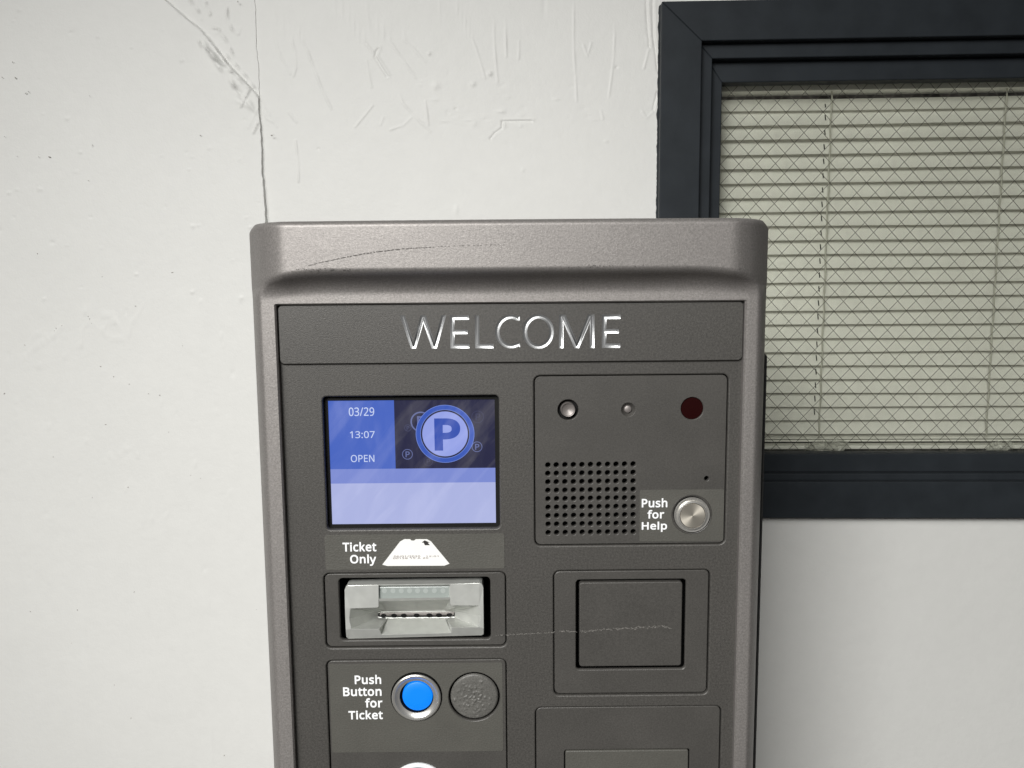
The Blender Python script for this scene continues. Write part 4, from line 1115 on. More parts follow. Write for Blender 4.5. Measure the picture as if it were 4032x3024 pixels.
def hood_y(x, z):
    ix = np.clip(np.searchsorted(gx, x), 1, len(gx) - 1)
    iz = np.clip(np.searchsorted(gz, z), 1, len(gz) - 1)
    return float(min(Yh[iz, ix], Yh[iz - 1, ix - 1], Yh[iz, ix - 1], Yh[iz - 1, ix]))


# the long dark scuff across the hood and the chipped dots along its lower lip
vs, fs = [], []
arcp = [K1(*p) for p in ((535, 480), (640, 455), (760, 430), (870, 408), (980, 385), (1090, 370), (1250, 350), (1420, 335), (1600, 325), (1800, 315), (2000, 309), (2190, 306))]
px = np.array(arcp)
cum = np.concatenate([[0], np.cumsum(np.hypot(*np.diff(px, axis=0).T))])
s = 0.0
while s < cum[-1]:
    L = rng.uniform(5, 22) if s < cum[-1] * 0.5 else rng.uniform(4, 12)
    wd = 1.0 + 1.6 * math.exp(-((s / cum[-1] - 0.33) / 0.3) ** 2)
    pts = []
    for e in (0, 0.5, 1):
        sx_, sy_ = np.interp(s + L * e, cum, px[:, 0]), np.interp(s + L * e, cum, px[:, 1])
        pts.append((sx_, sy_ + rng.gauss(0, 0.6), wd * (1.0 if e == 0.5 else 0.4)))
    base = len(vs)
    for sx_, sy_, w_ in pts:
        for sg in (-1, 1):
            x, z = P(sx_, sy_ + sg * w_, YF - HOOD * 0.9)
            vs.append((x, hood_y(x, z) - 0.0002, z))
    fs += [(base, base + 1, base + 3, base + 2), (base + 2, base + 3, base + 5, base + 4)]
    s += L + (rng.uniform(0, 5) if s < cum[-1] * 0.6 else rng.uniform(2, 16))
dots = [K1(rng.gauss(620, 130), 515 + rng.gauss(0, 7)) for _ in range(26)] + [K2(rng.gauss(720, 170), 466 + rng.gauss(0, 5)) for _ in range(24)] + [K2(1883, 482), K2(1883, 490), K2(1884, 475)] + [K1(735, 505), K1(740, 512), K1(728, 515)]
for cx, cy in dots:
    r = rng.uniform(0.8, 2.6)
    base = len(vs)
    for i in range(6):
        a = 2 * PI * i / 6
        x, z = P(cx + r * 1.5 * math.cos(a) * rng.uniform(0.6, 1.2), cy + r * math.sin(a) * rng.uniform(0.6, 1.2), YF - HOOD)
        vs.append((x, hood_y(x, z) - 0.00022, z))
    fs.append(tuple(range(base, base + 6)))
housing = link('housing', join([(hme, 0), (mesh('scuff', vs, fs), 1)], 'housing'), [M['silver'], M['scratch']], machine)


# ---- black cabinet edge showing behind the right side, and the plinth
xe = P(3019, 1400, 0.06)[0]
me = box_mesh(xo0 + 0.006, xe, 0.055, 0.20, 0.04, P(3019, 1388, 0.06)[1])
link('rear_cabinet', bevel_mesh(me, 0.004, 3), M['rubber'], machine)
link('plinth', box_mesh(xo0 + 0.02, xo1 - 0.02, 0.03, 0.26, GZ, 0.035), M['rubber'], machine)


# ---- charcoal face with its cut-outs
def rect_of(l, r, t_, b, y=0.0):
    return P(*l, y)[0], P(*r, y)[0], P(*b, y)[1], P(*t_, y)[1]


def mid(*pts):
    return tuple(np.mean(np.array(pts), axis=0))


R_int = rect_of(mid((2102, 1503), (2105, 2102)), mid((2870, 1503), (2855, 2102)), mid((2144, 1479), (2830, 1473)), mid((2114, 2149), (2844, 2144)))
R_rdr = rect_of(mid((2179, 2282), (2180, 2714)), mid((2796, 2272), (2789, 2699)), mid((2208, 2249), (2763, 2241)), mid((2203, 2740), (2763, 2733)))
R_low = rect_of(mid((2108, 2816), (2108, 3024)), mid((2841, 2816), (2836, 3020)), mid((2137, 2787), (2819, 2778)), (2478, 3560))
R_tkt = rect_of(mid((1273, 2278), (1282, 2524)), mid((1993, 2278), (1994, 2524)), mid((1298, 2258), (1967, 2252)), mid((1301, 2553), (1967, 2546)))
R_btn = rect_of(mid((1285, 2634), (1298, 3010)), mid((1995, 2634), (1998, 3010)), mid((1310, 2601), (1973, 2595)), (1650, 3420))
R_scr = rect_of(mid(K3(75, 180), K3(130, 1490)), mid(K3(1952, 180), K3(1967, 1470)), mid(K3(150, 118), K3(1880, 94)), mid(K3(160, 1527), K3(1900, 1517)))
holes = [rr(*r, 0.0046) for r in (R_int, R_rdr, R_low, R_tkt, R_btn)] + [rr(*R_scr, 0.0030)]
face = plate('face_plate', [[(op0 + 0.0003, opb + 0.001), (op1 - 0.0003, opb + 0.001), (op1 - 0.0003, opt - 0.0003), (op0 + 0.0003, opt - 0.0003)]] + holes, 0.0, 0.006, M['dark'], machine, bev=0.0011, res=2)
link('backing_plate', box_mesh(op0 + 0.001, op1 - 0.001, 0.0315, 0.033, opb + 0.002, opt - 0.001), M['black'], machine)


def inset(r, g=0.0007):
    return (r[0] + g, r[1] - g, r[2] + g, r[3] - g)


YI = 0.0013                                    # front of the inset plates

# ---- header plate with engraved WELCOME
R_hdr = rect_of(mid(K1(262, 900), K1(290, 1150)), mid(K2(1925, 900), K2(1903, 1150)), mid(K1(300, 790), K2(1800, 738)), mid(K1(300, 1292), K2(1800, 1224)))
R_hdr = (op0 + 0.0021, op1 - 0.0018, R_hdr[2], opt - 0.0016)
YH = -0.0030
letters = [('W', K1(1311, 897), K1(1699, 1173)), ('E', K1(1728, 897), K1(1887, 1173)), ('L', K1(1936, 897), K1(2090, 1172)), ('C', K1(2104, 892), K2(96, 1130)), ('O', K2(118, 855), K2(371, 1133)), ('M', K2(411, 858), K2(698, 1127)), ('E', K2(757, 857), K2(906, 1125))]


def arc_pts(cx, cy, rx, ry, a0, a1, n):
    return [(cx + rx * math.cos(math.radians(a0 + (a1 - a0) * i / n)), cy + ry * math.sin(math.radians(a0 + (a1 - a0) * i / n))) for i in range(n + 1)]


def glyph(ch, w):
    """outline loops of a light sans capital of height 1 and width w"""
    t = 0.135
    if ch == 'E':
        return [[(0, 0), (w, 0), (w, t), (t, t), (t, 0.5 - t / 2), (w * 0.92, 0.5 - t / 2), (w * 0.92, 0.5 + t / 2), (t, 0.5 + t / 2), (t, 1 - t), (w, 1 - t), (w, 1), (0, 1)]]
    if ch == 'L':
        return [[(0, 0), (w, 0), (w, t), (t, t), (t, 1), (0, 1)]]
    if ch == 'M':
        return [[(0, 0), (t, 0), (t, 0.76), (w / 2 - t * 0.52, 0), (w / 2 + t * 0.52, 0), (w - t, 0.76), (w - t, 0), (w, 0), (w, 1), (w - t * 1.45, 1), (w / 2, 0.20), (t * 1.45, 1), (0, 1)]]
    if ch == 'W':
        h = t * 0.56
        c1, c2, m_ = w * 0.275, w * 0.725, w / 2
        return [[(c1 - h, 0), (c1 + h, 0), (m_, 0.77), (c2 - h, 0), (c2 + h, 0), (w, 1), (w - t * 1.06, 1), (c2, 0.22), (m_ + h, 1), (m_ - h, 1), (c1, 0.22), (t * 1.06, 1), (0, 1)]]
    if ch == 'O':
        return [arc_pts(w / 2, 0.5, w / 2, 0.5, 0, 354, 59), arc_pts(w / 2, 0.5, w / 2 - t, 0.5 - t * 0.95, 0, 352, 44)]
    if ch == 'C':
        rx = w * 0.64
        o_, i_ = arc_pts(rx, 0.5, rx, 0.5, 62, 298, 36), arc_pts(rx, 0.5, rx - t, 0.5 - t * 0.95, 298, 62, 30)
        return [[(w, 0.965)] + o_ + [(w, 0.035), (w, 0.165)] + i_ + [(w, 0.835)]]


hdr_loops = [rr(*R_hdr, 0.0030)]
bm = bmesh.new()
GD = 0.0008                                     # engraving depth
for ch, p0, p1 in letters:
    x0, x1 = P(p0[0], (p0[1] + p1[1]) / 2, YH)[0], P(p1[0], (p0[1] + p1[1]) / 2, YH)[0]
    z1, z0 = P(*p0, YH)[1], P(*p1, YH)[1]
    hh = z1 - z0
    gl_ = [[(x0 + a * hh, z0 + b * hh) for a, b in lp] for lp in glyph(ch, (x1 - x0) / hh)]
    hdr_loops += gl_
    # groove: the same outline, chamfered inwards
    me = plate_mesh(gl_, 0.0, 2 * 0.00152, bev=0.00152, res=0)
    g = bmesh.new()
    g.from_mesh(me)
    bpy.data.meshes.remove(me)
    bmesh.ops.delete(g, geom=[f for f in g.faces if f.calc_center_median().y > 0.00152 + 1e-6], context='FACES')
    for v in g.verts:
        v.co.y = YH + 0.00002 + (0.00152 - v.co.y) / 0.00152 * GD
    me = bpy.data.meshes.new('g')
    g.to_mesh(me)
    g.free()
    bm.from_mesh(me)
    bpy.data.meshes.remove(me)
header = plate('header_plate', hdr_loops, YH, 0.0028, M['dark'], machine, bev=0.0)
bmesh.ops.recalc_face_normals(bm, faces=bm.faces)
lme = bpy.data.meshes.new('lettering')
bm.to_mesh(lme)
bm.free()
link('lettering', lme, M['bright_metal'], header)
# chamfered rim of the header plate: a narrow bevelled strip round its edge
rim_o, rim_i = rr(*R_hdr, 0.0030), rr(*inset(R_hdr, 0.0012), 0.0022)
for nm, (lo_, li_) in (('rim', (rr(R_hdr[0] - 0.0013, R_hdr[1] + 0.0009, R_hdr[2] - 0.0014, R_hdr[3] + 0.0004, 0.0036), rim_o)),):
    n = len(lo_)
    v = [(x, -0.0002, z) for x, z in lo_] + [(x, YH + 0.0001, z) for x, z in li_]
    link('rim', mesh('rim', v, [(i, (i + 1) % n, n + (i + 1) % n, n + i) for i in range(n)], smooth=False), M['dark'], header)

# ---- display
YS = 0.0062
sc_x0 = np.mean([P(*K3(138, 170), YS)[0], P(*K3(186, 1450), YS)[0]])
sc_x1 = np.mean([P(*K3(1911, 170), YS)[0], P(*K3(1921, 1450), YS)[0]])
sc_z1 = np.mean([P(*K3(200, 151), YS)[1], P(*K3(1850, 146), YS)[1]])
sc_z0 = np.mean([P(*K3(200, 1468), YS)[1], P(*K3(1850, 1452), YS)[1]])
zs = lambda y: P(*K3(1050, y), YS)[1]
xs = lambda x: P(*K3(x, 500), YS)[0]
xb, zb1, zb2 = xs(848), zs(876), zs(1029)


def quad(x0, x1, z0, z1, y):
    return mesh('q', [(x0, y, z0), (x1, y, z0), (x1, y, z1), (x0, y, z1)], [(0, 1, 2, 3)])


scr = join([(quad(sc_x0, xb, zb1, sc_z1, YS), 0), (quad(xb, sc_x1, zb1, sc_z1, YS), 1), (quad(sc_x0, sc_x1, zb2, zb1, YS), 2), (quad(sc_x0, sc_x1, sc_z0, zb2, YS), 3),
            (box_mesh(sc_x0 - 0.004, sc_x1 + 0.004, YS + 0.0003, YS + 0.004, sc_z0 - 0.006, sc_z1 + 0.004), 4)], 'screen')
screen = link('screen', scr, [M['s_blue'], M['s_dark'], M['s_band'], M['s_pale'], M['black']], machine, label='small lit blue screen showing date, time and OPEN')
words('lettering', [('03/29', box_of(K3, 360, 227, 630, 318, YS)), ('13:07', box_of(K3, 372, 479, 635, 553, YS)), ('OPEN', box_of(K3, 382, 731, 632, 807, YS))], M['s_text'], screen, YS - 0.0001, bold=0.004, thick=0.0001)


def ring_mesh(cx, cz, r1, r0, y, n=64):
    v = [(cx + r * math.cos(2 * PI * i / n), y, cz + r * math.sin(2 * PI * i / n)) for r in (r1, r0) for i in range(n)]
    return mesh('r', v, [(i, (i + 1) % n, n + (i + 1) % n, n + i) for i in range(n)])


def disc_mesh(cx, cz, r, y, n=64):
    return mesh('d', [(cx + r * math.cos(2 * PI * i / n), y, cz + r * math.sin(2 * PI * i / n)) for i in range(n)], [tuple(range(n))])


pxm = P(*K3(1000, 500), YS)
unit = abs(P(*K3(1100, 500), YS)[0] - pxm[0]) / 100      # metres per crop pixel on the screen


def letter_p(x0, x1, z0, z1, y, bold=0.03):
    me = text_mesh('P', bold=bold)
    return fit_text(me, x0, x1, z0, z1, lambda d: y + d * 0)


cx, cz = P(*K3(1383, 508), YS)
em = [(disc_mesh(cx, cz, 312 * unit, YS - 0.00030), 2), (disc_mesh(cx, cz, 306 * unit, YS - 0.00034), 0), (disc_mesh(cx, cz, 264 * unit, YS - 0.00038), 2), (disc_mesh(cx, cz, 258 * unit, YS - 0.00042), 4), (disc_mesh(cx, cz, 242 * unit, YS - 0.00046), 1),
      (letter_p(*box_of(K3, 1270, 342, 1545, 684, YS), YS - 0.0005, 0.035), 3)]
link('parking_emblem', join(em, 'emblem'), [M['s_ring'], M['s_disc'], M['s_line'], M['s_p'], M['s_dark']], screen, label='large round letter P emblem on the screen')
for x, y, r, mk in ((983, 725, 57, 's_mid'), (1722, 645, 57, 's_mid'), (988, 445, 37, 's_low'), (1205, 800, 50, 's_faint'), (1730, 328, 68, 's_faint'), (1125, 380, 110, 's_mid')):
    ex, ez = P(*K3(x, y), YS)
    w_ = r * unit
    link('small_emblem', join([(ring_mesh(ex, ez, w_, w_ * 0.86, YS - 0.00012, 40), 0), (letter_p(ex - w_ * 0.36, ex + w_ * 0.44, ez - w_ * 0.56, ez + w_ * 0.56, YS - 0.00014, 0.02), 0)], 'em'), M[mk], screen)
link('screen_bezel', plate_mesh([rr(R_scr[0] - 0.002, R_scr[1] + 0.002, R_scr[2] - 0.002, R_scr[3] + 0.002, 0.002), [(sc_x0, sc_z0), (sc_x1, sc_z0), (sc_x1, sc_z1), (sc_x0, sc_z1)]], YS - 0.0006, 0.0012), M['black'], screen)

# ---- "Ticket Only" decal
R_dec = box_of(K5, 112, 36, 2064, 416)
dec = plate('ticket_decal', [rr(*R_dec, 0.0018)], -0.00035, 0.0006, M['decal'], machine)
words('lettering', [('Ticket', box_of(K5, 303, 120, 670, 223)), ('Only', box_of(K5, 385, 255, 670, 379))], M['white_print'], dec, -0.00037)
tp = [P(*KT(*p)) for p in ((150, 712), (560, 180), (655, 130), (790, 130), (800, 145), (818, 160), (850, 164), (885, 161), (903, 146), (915, 130), (1175, 130), (1265, 180), (1690, 690), (1570, 735), (270, 742))]
tick = plate('ticket_picture', [tp], -0.00062, 0.0004, M['paper'], dec, smooth=False)
ar = plate_mesh([[P(*KT(*p)) for p in ((1052, 203), (1120, 153), (1238, 203), (1190, 206), (1240, 264), (1125, 264), (1097, 206))]], -0.00080, 0.0003)
tx = []
for s_, bx in (('06/01/2020', (415, 498, 1015, 540)), ('12:01', (1150, 500, 1435, 533)), ('00128 15 A 20', (395, 542, 1200, 578))):
    me = text_mesh(s_, bold=0.004, spacing=1.1)
    fit_text(me, *box_of(KT, *bx), lambda d: -0.00085 + d * 0)
    tx.append((me, 1))
link('ticket_print', join([(ar, 0)] + tx, 'print'), [M['ink'], M['grey_ink']], dec)

# ---- ticket mouth
slot_plate = plate('ticket_plate', [rr(*inset(R_tkt), 0.0040), rr(*box_of(K5, 262, 517, 1912, 1196), 0.0032)], YI, 0.005, M['dark_smooth'], machine, bev=0.0006)
fv, ff = [], []


def vtx(x, y, d):
    """corner of the mouth: read in the enlargement, d = metres behind the plate's front"""
    yy = 0.0010 + d
    a, b = P(*K5(x, y), yy)
    fv.append((a, yy, b))
    return len(fv) - 1


def facet(*ps):
    ff.append(tuple(vtx(*p) for p in ps))


D0, DS = -0.0022, 0.028
# flat upper blocks
for q_ in (((322, 645, D0 + .001), (338, 605, D0 + .0006), (360, 596, D0 + .0004), (692, 588, D0), (692, 828, D0), (682, 836, D0), (385, 848, D0), (326, 860, D0)),
           ((1472, 578, D0), (1790, 568, D0 + .0004), (1818, 576, D0 + .0006), (1834, 615, D0 + .001), (1836, 820, D0), (1785, 814, D0), (1490, 814, D0), (1472, 800, D0))):
    facet(*q_)
facet((322, 645, D0 + .001), (326, 860, D0), (385, 848, D0), (375, 960, D0), (398, 1070, D0), (335, 1078, D0))        # left rim
facet((1836, 820, D0), (1839, 1065, D0), (1782, 1048, D0), (1806, 930, D0), (1785, 814, D0))                            # right rim
# bar under the light strip, and the strip's recess
facet((692, 738, D0), (1472, 726, D0), (1472, 750, D0 + .001), (692, 768, D0 + .001))
facet((692, 588, D0), (1472, 578, D0), (1472, 597, D0 + .002), (692, 606, D0 + .002))
facet((692, 606, D0 + .002), (708, 606, D0 + .0035), (708, 738, D0 + .0035), (692, 738, D0))
facet((1458, 597, D0 + .0035), (1472, 597, D0 + .002), (1472, 726, D0), (1458, 726, D0 + .0035))
# roof of the mouth, centre
facet((692, 768, D0 + .001), (1472, 750, D0 + .001), (1405, 866, DS), (785, 874, DS))
facet((692, 768, D0 + .001), (785, 874, DS), (688, 886, DS), (640, 846, D0 + .005), (682, 836, D0), (692, 828, D0))
facet((1472, 750, D0 + .001), (1472, 800, D0), (1490, 814, D0), (1540, 836, D0 + .005), (1522, 884, DS), (1405, 866, DS))
facet((385, 848, D0), (682, 836, D0), (640, 846, D0 + .005), (688, 886, DS), (640, 884, DS - .004))
facet((1785, 814, D0), (1522, 884, DS), (1540, 836, D0 + .005), (1490, 814, D0))
facet((785, 874, DS), (1405, 866, DS), (1522, 884, DS), (688, 886, DS))
# funnels at both ends
facet((385, 848, D0), (640, 884, DS - .004), (688, 886, DS), (688, 942, DS), (398, 1070, D0), (375, 960, D0))
facet((1785, 814, D0), (1806, 930, D0), (1782, 1048, D0), (1522, 940, DS), (1522, 884, DS))
# floor of the mouth
facet((398, 1070, D0), (688, 942, DS), (790, 952, DS), (702, 1068, D0))
facet((1782, 1048, D0), (1490, 1054, D0), (1415, 948, DS), (1522, 940, DS))
# raised ramp
facet((796, 956, DS - .006), (1418, 950, DS - .006), (1480, 1112, D0 + .0023), (722, 1132, D0 + .0023))
facet((796, 956, DS - .006), (722, 1132, D0 + .0023), (702, 1068, D0), (790, 952, DS))
facet((1418, 950, DS - .006), (1415, 948, DS), (1490, 1054, D0), (1480, 1112, D0 + .0023))
facet((688, 942, DS), (1522, 940, DS), (1415, 948, DS), (790, 952, DS))
facet((790, 952, DS), (1415, 948, DS), (1418, 950, DS - .006), (796, 956, DS - .006))
# lower band, leaning under
facet((335, 1078, D0), (398, 1070, D0), (702, 1068, D0), (722, 1132, D0 + .0023), (1480, 1112, D0 + .0023), (1490, 1054, D0), (1782, 1048, D0), (1839, 1065, D0), (1838, 1125, D0 + .003), (1818, 1140, D0 + .004), (365, 1178, D0 + .004), (342, 1160, D0 + .003))
# returns of the outline, back into the recess
oc = [(342, 1160, D0 + .003), (335, 1078, D0), (322, 645, D0 + .001), (338, 605, D0 + .0006), (360, 596, D0 + .0004), (692, 588, D0), (1472, 578, D0), (1790, 568, D0 + .0004), (1818, 576, D0 + .0006), (1834, 615, D0 + .001), (1836, 820, D0), (1839, 1065, D0), (1838, 1125, D0 + .003), (1818, 1140, D0 + .004), (365, 1178, D0 + .004)]
for p, q_ in zip(oc, oc[1:] + oc[:1]):
    i, j = vtx(*p), vtx(*q_)
    a, b = fv[i], fv[j]
    k = len(fv)
    fv += [(b[0], 0.0114, b[2]), (a[0], 0.0114, a[2])]
    ff.append((i, j, k, k + 1))
bm = bmesh.new()
bm.from_mesh(mesh('m', fv, ff))
bmesh.ops.remove_doubles(bm, verts=bm.verts, dist=0.00006)
bmesh.ops.triangulate(bm, faces=[f for f in bm.faces if len(f.verts) > 4])
bmesh.ops.recalc_face_normals(bm, faces=bm.faces)
sharp = [e for e in bm.edges if len(e.link_faces) == 2 and e.calc_face_angle(0) > math.radians(14)]
bmesh.ops.bevel(bm, geom=sharp, offset=0.00035, segments=2, affect='EDGES', profile=0.5, clamp_overlap=True)
mme = bpy.data.meshes.new('ticket_mouth')
bm.to_mesh(mme)
bm.free()
mouth = link('ticket_mouth', mme, M['slot'], slot_plate)
# the slot itself: a black gap with a toothed metal strip in it
x0, z1 = P(*K5(690, 884), 0.0285)
x1, z0 = P(*K5(1522, 942), 0.0285)
sl = [(box_mesh(x0, x1, 0.0292, 0.0308, z0, z1), 0)]
s0, s1 = P(*K5(706, 905), 0.0285), P(*K5(1515, 928), 0.0285)
sl.append((bevel_mesh(box_mesh(s0[0], s1[0], 0.0280, 0.0291, P(*K5(1100, 922), .0285)[1], P(*K5(1100, 890), .0285)[1]), 0.0004, 2), 1))
for x in (748, 862, 968, 1108, 1246, 1350, 1466):
    a, b = P(*K5(x, 922 - (x - 1100) * 0.012), 0.0278)
    sl.append((mesh('n', [(a + 0.0026 * math.cos(2 * PI * i / 14) * 0.9, 0.0277, b + 0.0017 * math.sin(2 * PI * i / 14)) for i in range(14)], [tuple(range(14))]), 0))
link('slot', join(sl, 'slot'), [M['black'], M['dull_metal']], slot_plate, label='narrow black slot with a toothed metal strip')
lx0, lx1, lz0, lz1 = box_of(K5, 700, 600, 1466, 738, 0.003)
ls = [(bevel_mesh(box_mesh(lx0, lx1, 0.0015, 0.0045, lz0, lz1), 0.0006, 2), 0)]
for x in (756, 850, 940, 1030, 1118, 1206, 1300, 1394):
    a, b = P(*K5(x, 652), 0.0014)
    ls.append((mesh('l', [(a + 0.0019 * math.cos(2 * PI * i / 16), 0.00140, b + 0.0020 * math.sin(2 * PI * i / 16)) for i in range(16)], [tuple(range(16))]), 1))
link('light_strip', join(ls, 'strip'), [M['frost'], M['led']], slot_plate)

# ---- push button plate
bcx, bcz = P(*K6(1360, 438))
un6 = abs(P(*K6(1460, 438))[0] - bcx) / 100
dcx, dcz = P(*K6(1845, 440))
wcx, wcz = P(*K6(1378, 1228))
bplate = plate('button_plate', [rr(*inset(R_btn), 0.0040), circ(bcx, bcz, 214 * un6, 56), circ(dcx, dcz, 214 * un6, 56)], YI, 0.004, M['dark_smooth'], machine, bev=0.0006)
bx = box_of(K6, 642, 152, 2084, 892, YI)
link('button_decal', plate_mesh([rr(*bx, 0.0016), circ(bcx, bcz, 218 * un6, 56), circ(dcx, dcz, 222 * un6, 56)], YI - 0.0003, 0.0005), M['decal'], bplate)
words('lettering', [('Push', box_of(K6, 842, 254, 1064, 331)), ('Button', box_of(K6, 745, 357, 1067, 431)), ('for', box_of(K6, 930, 449, 1075, 527)), ('Ticket', box_of(K6, 790, 552, 1078, 626))], M['white_print'], bplate, YI - 0.00035)
r_ = lambda v: v * un6
btn = lathe('push_button', bcx, bcz, [(r_(214), 0.006), (r_(210), YI - 0.0010), (r_(205), YI - 0.0018), (r_(194), YI - 0.0024), (r_(180), YI - 0.0022), (r_(166), YI - 0.0010), (r_(150), YI - 0.0004), (r_(142), YI - 0.0002), (r_(139), YI + 0.004), (r_(100), YI + 0.004)], [M['steel'], M['black']], bplate, midx=[1, 1, 0, 0, 0, 0, 0, 1, 1, 1], label='round push button with steel ring and lit blue cap')
ccx, ccz = P(*K6(1368, 437))
cap = lathe('cap', ccx, ccz, [(r_(128), YI + 0.004), (r_(127), YI + 0.0006), (r_(124), YI), (r_(118), YI - 0.0003), (r_(60), YI - 0.0004), (0.00001, YI - 0.0004)], M['blue_cap'], btn)
# blank disc with a rough surface in a round groove
n_r, n_a = 46, 120
vs, fs = [], []
blobs = [(rng.gauss(-0.05, 0.35), rng.gauss(-0.1, 0.42), rng.uniform(0.022, 0.055), rng.uniform(0.4, 1.0)) for _ in range(105)]
rr_ = r_(200)
for i in range(n_r):
    q_ = i / (n_r - 1)
    for j in range(n_a):
        a = 2 * PI * j / n_a
        u, v = q_ * math.cos(a), q_ * math.sin(a)
        h = 0.0009 * (1 - q_ ** 6) + 0.0002
        if q_ < 0.94:
            for bu, bv_, br, bh in blobs:
                d2 = (u - bu) ** 2 + (v - bv_) ** 2
                if d2 < br * br * 6:
                    h += 0.00062 * bh * math.exp(-d2 / br ** 2)
        else:
            h -= 0.0010 * ((q_ - 0.94) / 0.06) ** 1.5
        vs.append((u * rr_, YI + 0.0006 - h, v * rr_))
for i in range(n_r - 1):
    for j in range(n_a):
        k = (j + 1) % n_a
        fs.append((i * n_a + j, i * n_a + k, (i + 1) * n_a + k, (i + 1) * n_a + j))
link('blank_disc', mesh('disc', vs, fs, smooth=True), M['disc'], bplate, loc=(dcx, 0, dcz), label='rough round blank beside the push button')
wr_ = lathe('ring_light', wcx, wcz, [(r_(256), YI + 0.0005), (r_(254), YI - 0.0012), (r_(246), YI - 0.0020), (r_(226), YI - 0.0020), (r_(216), YI - 0.0012), (r_(214), YI + 0.0004), (r_(150), YI + 0.0012), (0.00001, YI + 0.0012)], [M['white_ring'], M['steel']], bplate, midx=[0, 0, 0, 0, 0, 1, 1, 1], label='white plastic ring below the push button')

# ---- intercom plate
un4 = abs(P(*K4(1100, 800))[0] - P(*K4(1000, 800))[0]) / 100
spk = []
for j in range(9):
    for i in range(11):
        x = 283 + 81.0 * i + (4 if j > 3 else 2) * j / 8 * (1 - i / 10)
        y = 993 + 80.2 * j - 1.0 * i
        sx_, sz_ = P(*K4(x + rng.uniform(-0.6, 0.6), y + rng.uniform(-0.6, 0.6)))
        ph = rng.uniform(0, 1)
        spk.append([(sx_ + 25.5 * un4 * math.cos(2 * PI * (n_ + ph) / 14), sz_ + 25.5 * un4 * math.sin(2 * PI * (n_ + ph) / 14)) for n_ in range(14)])
hx, hz = P(*K4(1645, 1458))
l1, l2, l3, l4 = P(*K4(474, 468)), P(*K4(1045, 466)), P(*K4(1652, 455)), P(*K4(1789, 1120))
ip = plate('intercom_plate', [rr(*inset(R_int), 0.0040)] + spk + [circ(*l1, 98 * un4, 36), circ(*l2, 64 * un4, 28), circ(*l3, 107 * un4, 36), circ(*l4, 23 * un4, 14), circ(hx, hz, 172 * un4, 48)], YI, 0.005, M['dark_smooth'], machine, bev=0.0004, res=0)
u4 = lambda v: v * un4
lathe('camera_lens', l1[0], l1[1], [(u4(97), 0.0062), (u4(70), 0.0062), (u4(69), YI + 0.0002), (u4(65), YI - 0.0004), (u4(60), YI - 0.0002), (u4(57), YI + 0.0006), (u4(30), YI + 0.0016), (0.00001, YI + 0.0020)], [M['black'], M['dull_metal']], ip, midx=[0, 1, 1, 1, 1, 1, 1, 1])
lathe('sensor_hole', l2[0], l2[1], [(u4(64), YI + 0.0004), (u4(38), YI + 0.0034), (u4(35), YI + 0.0030), (u4(32), YI + 0.0016), (u4(20), YI + 0.0012), (0.00001, YI + 0.0012)], [M['dark_smooth'], M['dull_metal']], ip, midx=[0, 1, 1, 1, 1, 1])
lathe('sensor_window', l3[0], l3[1], [(u4(104), YI + 0.0012), (0.00001, YI + 0.0010)], M['red_window'], ip, midx=None, label='round dark red sensor window')
bxx = box_of(K4, 1150, 1221, 1945, 1640 + 68, YI)
link('help_decal', plate_mesh([rr(*bxx, 0.0014), circ(hx, hz, 182 * un4, 48)] + [c for k, c in enumerate(spk) if False], YI - 0.0003, 0.0005), M['decal'], ip)
words('lettering', [('Push', box_of(K4, 1172, 1306, 1415, 1392)), ('for', box_of(K4, 1226, 1416, 1385, 1498)), ('Help', box_of(K4, 1172, 1527, 1412, 1624))], M['white_print'], ip, YI - 0.00035)
hb = lathe('help_button', hx, hz, [(u4(196), YI - 0.0003), (u4(190), YI - 0.0008), (u4(184), YI - 0.0006), (u4(180), YI + 0.0012), (u4(176), YI + 0.0012), (u4(172), YI - 0.0018), (u4(166), YI - 0.0026), (u4(146), YI - 0.0024), (u4(138), YI - 0.0040), (u4(124), YI - 0.0042), (u4(121), YI - 0.0034), (u4(119), YI - 0.0034)], [M['dark_smooth'], M['steel'], M['black']], ip, midx=[0, 0, 0, 2, 2, 1, 1, 1, 1, 1, 2, 2], label='round stainless steel help button')
lathe('cap', hx, hz, [(u4(119), YI - 0.0034), (u4(117), YI - 0.0042), (u4(60), YI - 0.00425), (0.00001, YI - 0.0043)], M['brushed'], hb, n=96)

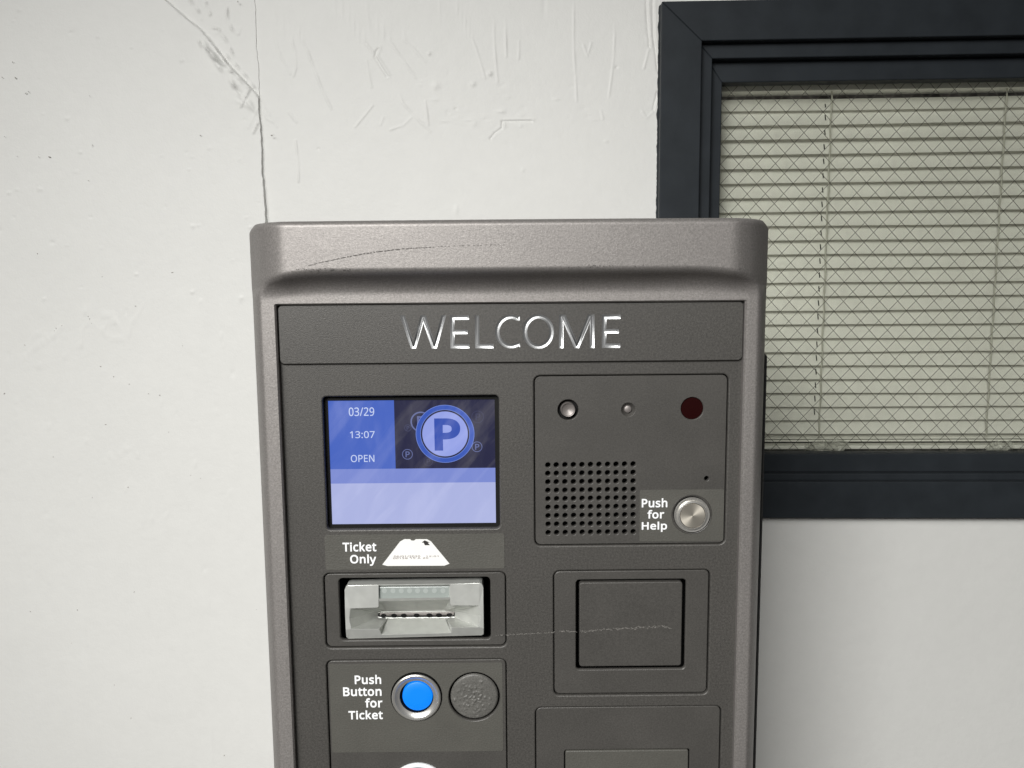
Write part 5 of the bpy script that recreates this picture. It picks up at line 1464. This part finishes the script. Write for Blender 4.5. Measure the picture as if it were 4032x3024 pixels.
# ---- reader plate with its square blank, lower plate with its blank
def streak(pts, yfun, width, dens, seg=(4, 14)):
    """a dry pale scrape: many short flecks along a line of points"""
    pts = np.array(pts)
    cum_ = np.concatenate([[0], np.cumsum(np.hypot(*np.diff(pts, axis=0).T))])
    v_, f_ = [], []
    s_ = 0
    while s_ < cum_[-1]:
        if rng.random() < dens:
            L_ = rng.uniform(*seg)
            x_, y_ = np.interp(s_, cum_, pts[:, 0]), np.interp(s_, cum_, pts[:, 1]) + rng.gauss(0, width * 0.5)
            b_ = len(v_)
            hw = rng.uniform(0.7, 1.5)
            sl_ = rng.uniform(-0.35, 0.35)
            for ex, ey in ((0, 0), (0.3 * L_, -hw), (L_, sl_ * L_ * 0.5), (0.6 * L_, hw)):
                x3, z3 = P(x_ + ex, y_ + ey, yfun)
                v_.append((x3, yfun, z3))
            f_.append((b_, b_ + 1, b_ + 2, b_ + 3))
        s_ += rng.uniform(1.5, 4)
    return mesh('streak', v_, f_)


R_bl = rect_of(mid(K7(447, 500), K7(452, 800)), mid(K7(1303, 400), K7(1290, 800)), mid(K7(500, 212), K7(1250, 200)), mid(K7(500, 905), K7(1250, 895)))
rp = plate('reader_plate', [rr(*inset(R_rdr), 0.0040), rr(*R_bl, 0.0026)], YI, 0.004, M['dark_smooth'], machine, bev=0.0008)
R_b2 = rect_of(mid(K7(470, 500), K7(478, 800)), mid(K7(1270, 400), K7(1262, 800)), mid(K7(500, 226), K7(1250, 213)), mid(K7(500, 876), K7(1250, 864)), 0.0008)
bc = plate('blank_cover', [rr(*R_b2, 0.0022)], 0.0006, 0.006, M['dark_smooth'], rp, bev=0.0008, res=2)
add_marks(bc, streak([K7(480, 602), K7(640, 590), K7(800, 580), K7(950, 572), K7(1050, 568), K7(1090, 560), K7(1180, 572)], 0.00045, 4.5, 0.8), M['smudge'])
add_marks(face, streak([K7(-200, 635), K7(0, 622), K7(120, 620), K7(270, 608), K7(275, 606)], -0.00012, 2.5, 0.4), M['smudge'])
add_marks(rp, streak([K7(290, 605), K7(350, 598), K7(440, 604)], YI - 0.00012, 3.0, 0.6), M['smudge'])
R_lb = rect_of(mid(K7(360, 1560), K7(357, 1659)), mid(K7(1330, 1560), K7(1328, 1650)), mid(K7(380, 1527), K7(1310, 1518)), (2478, 3420))
lp_ = plate('lower_plate', [rr(*inset(R_low), 0.0040), rr(*R_lb, 0.0020)], YI, 0.004, M['dark_smooth'], machine, bev=0.0006)
plate('blank_cover', [rr(*inset(R_lb, 0.0009), 0.0016)], YI + 0.0001, 0.005, M['decal'], lp_, bev=0.0006)
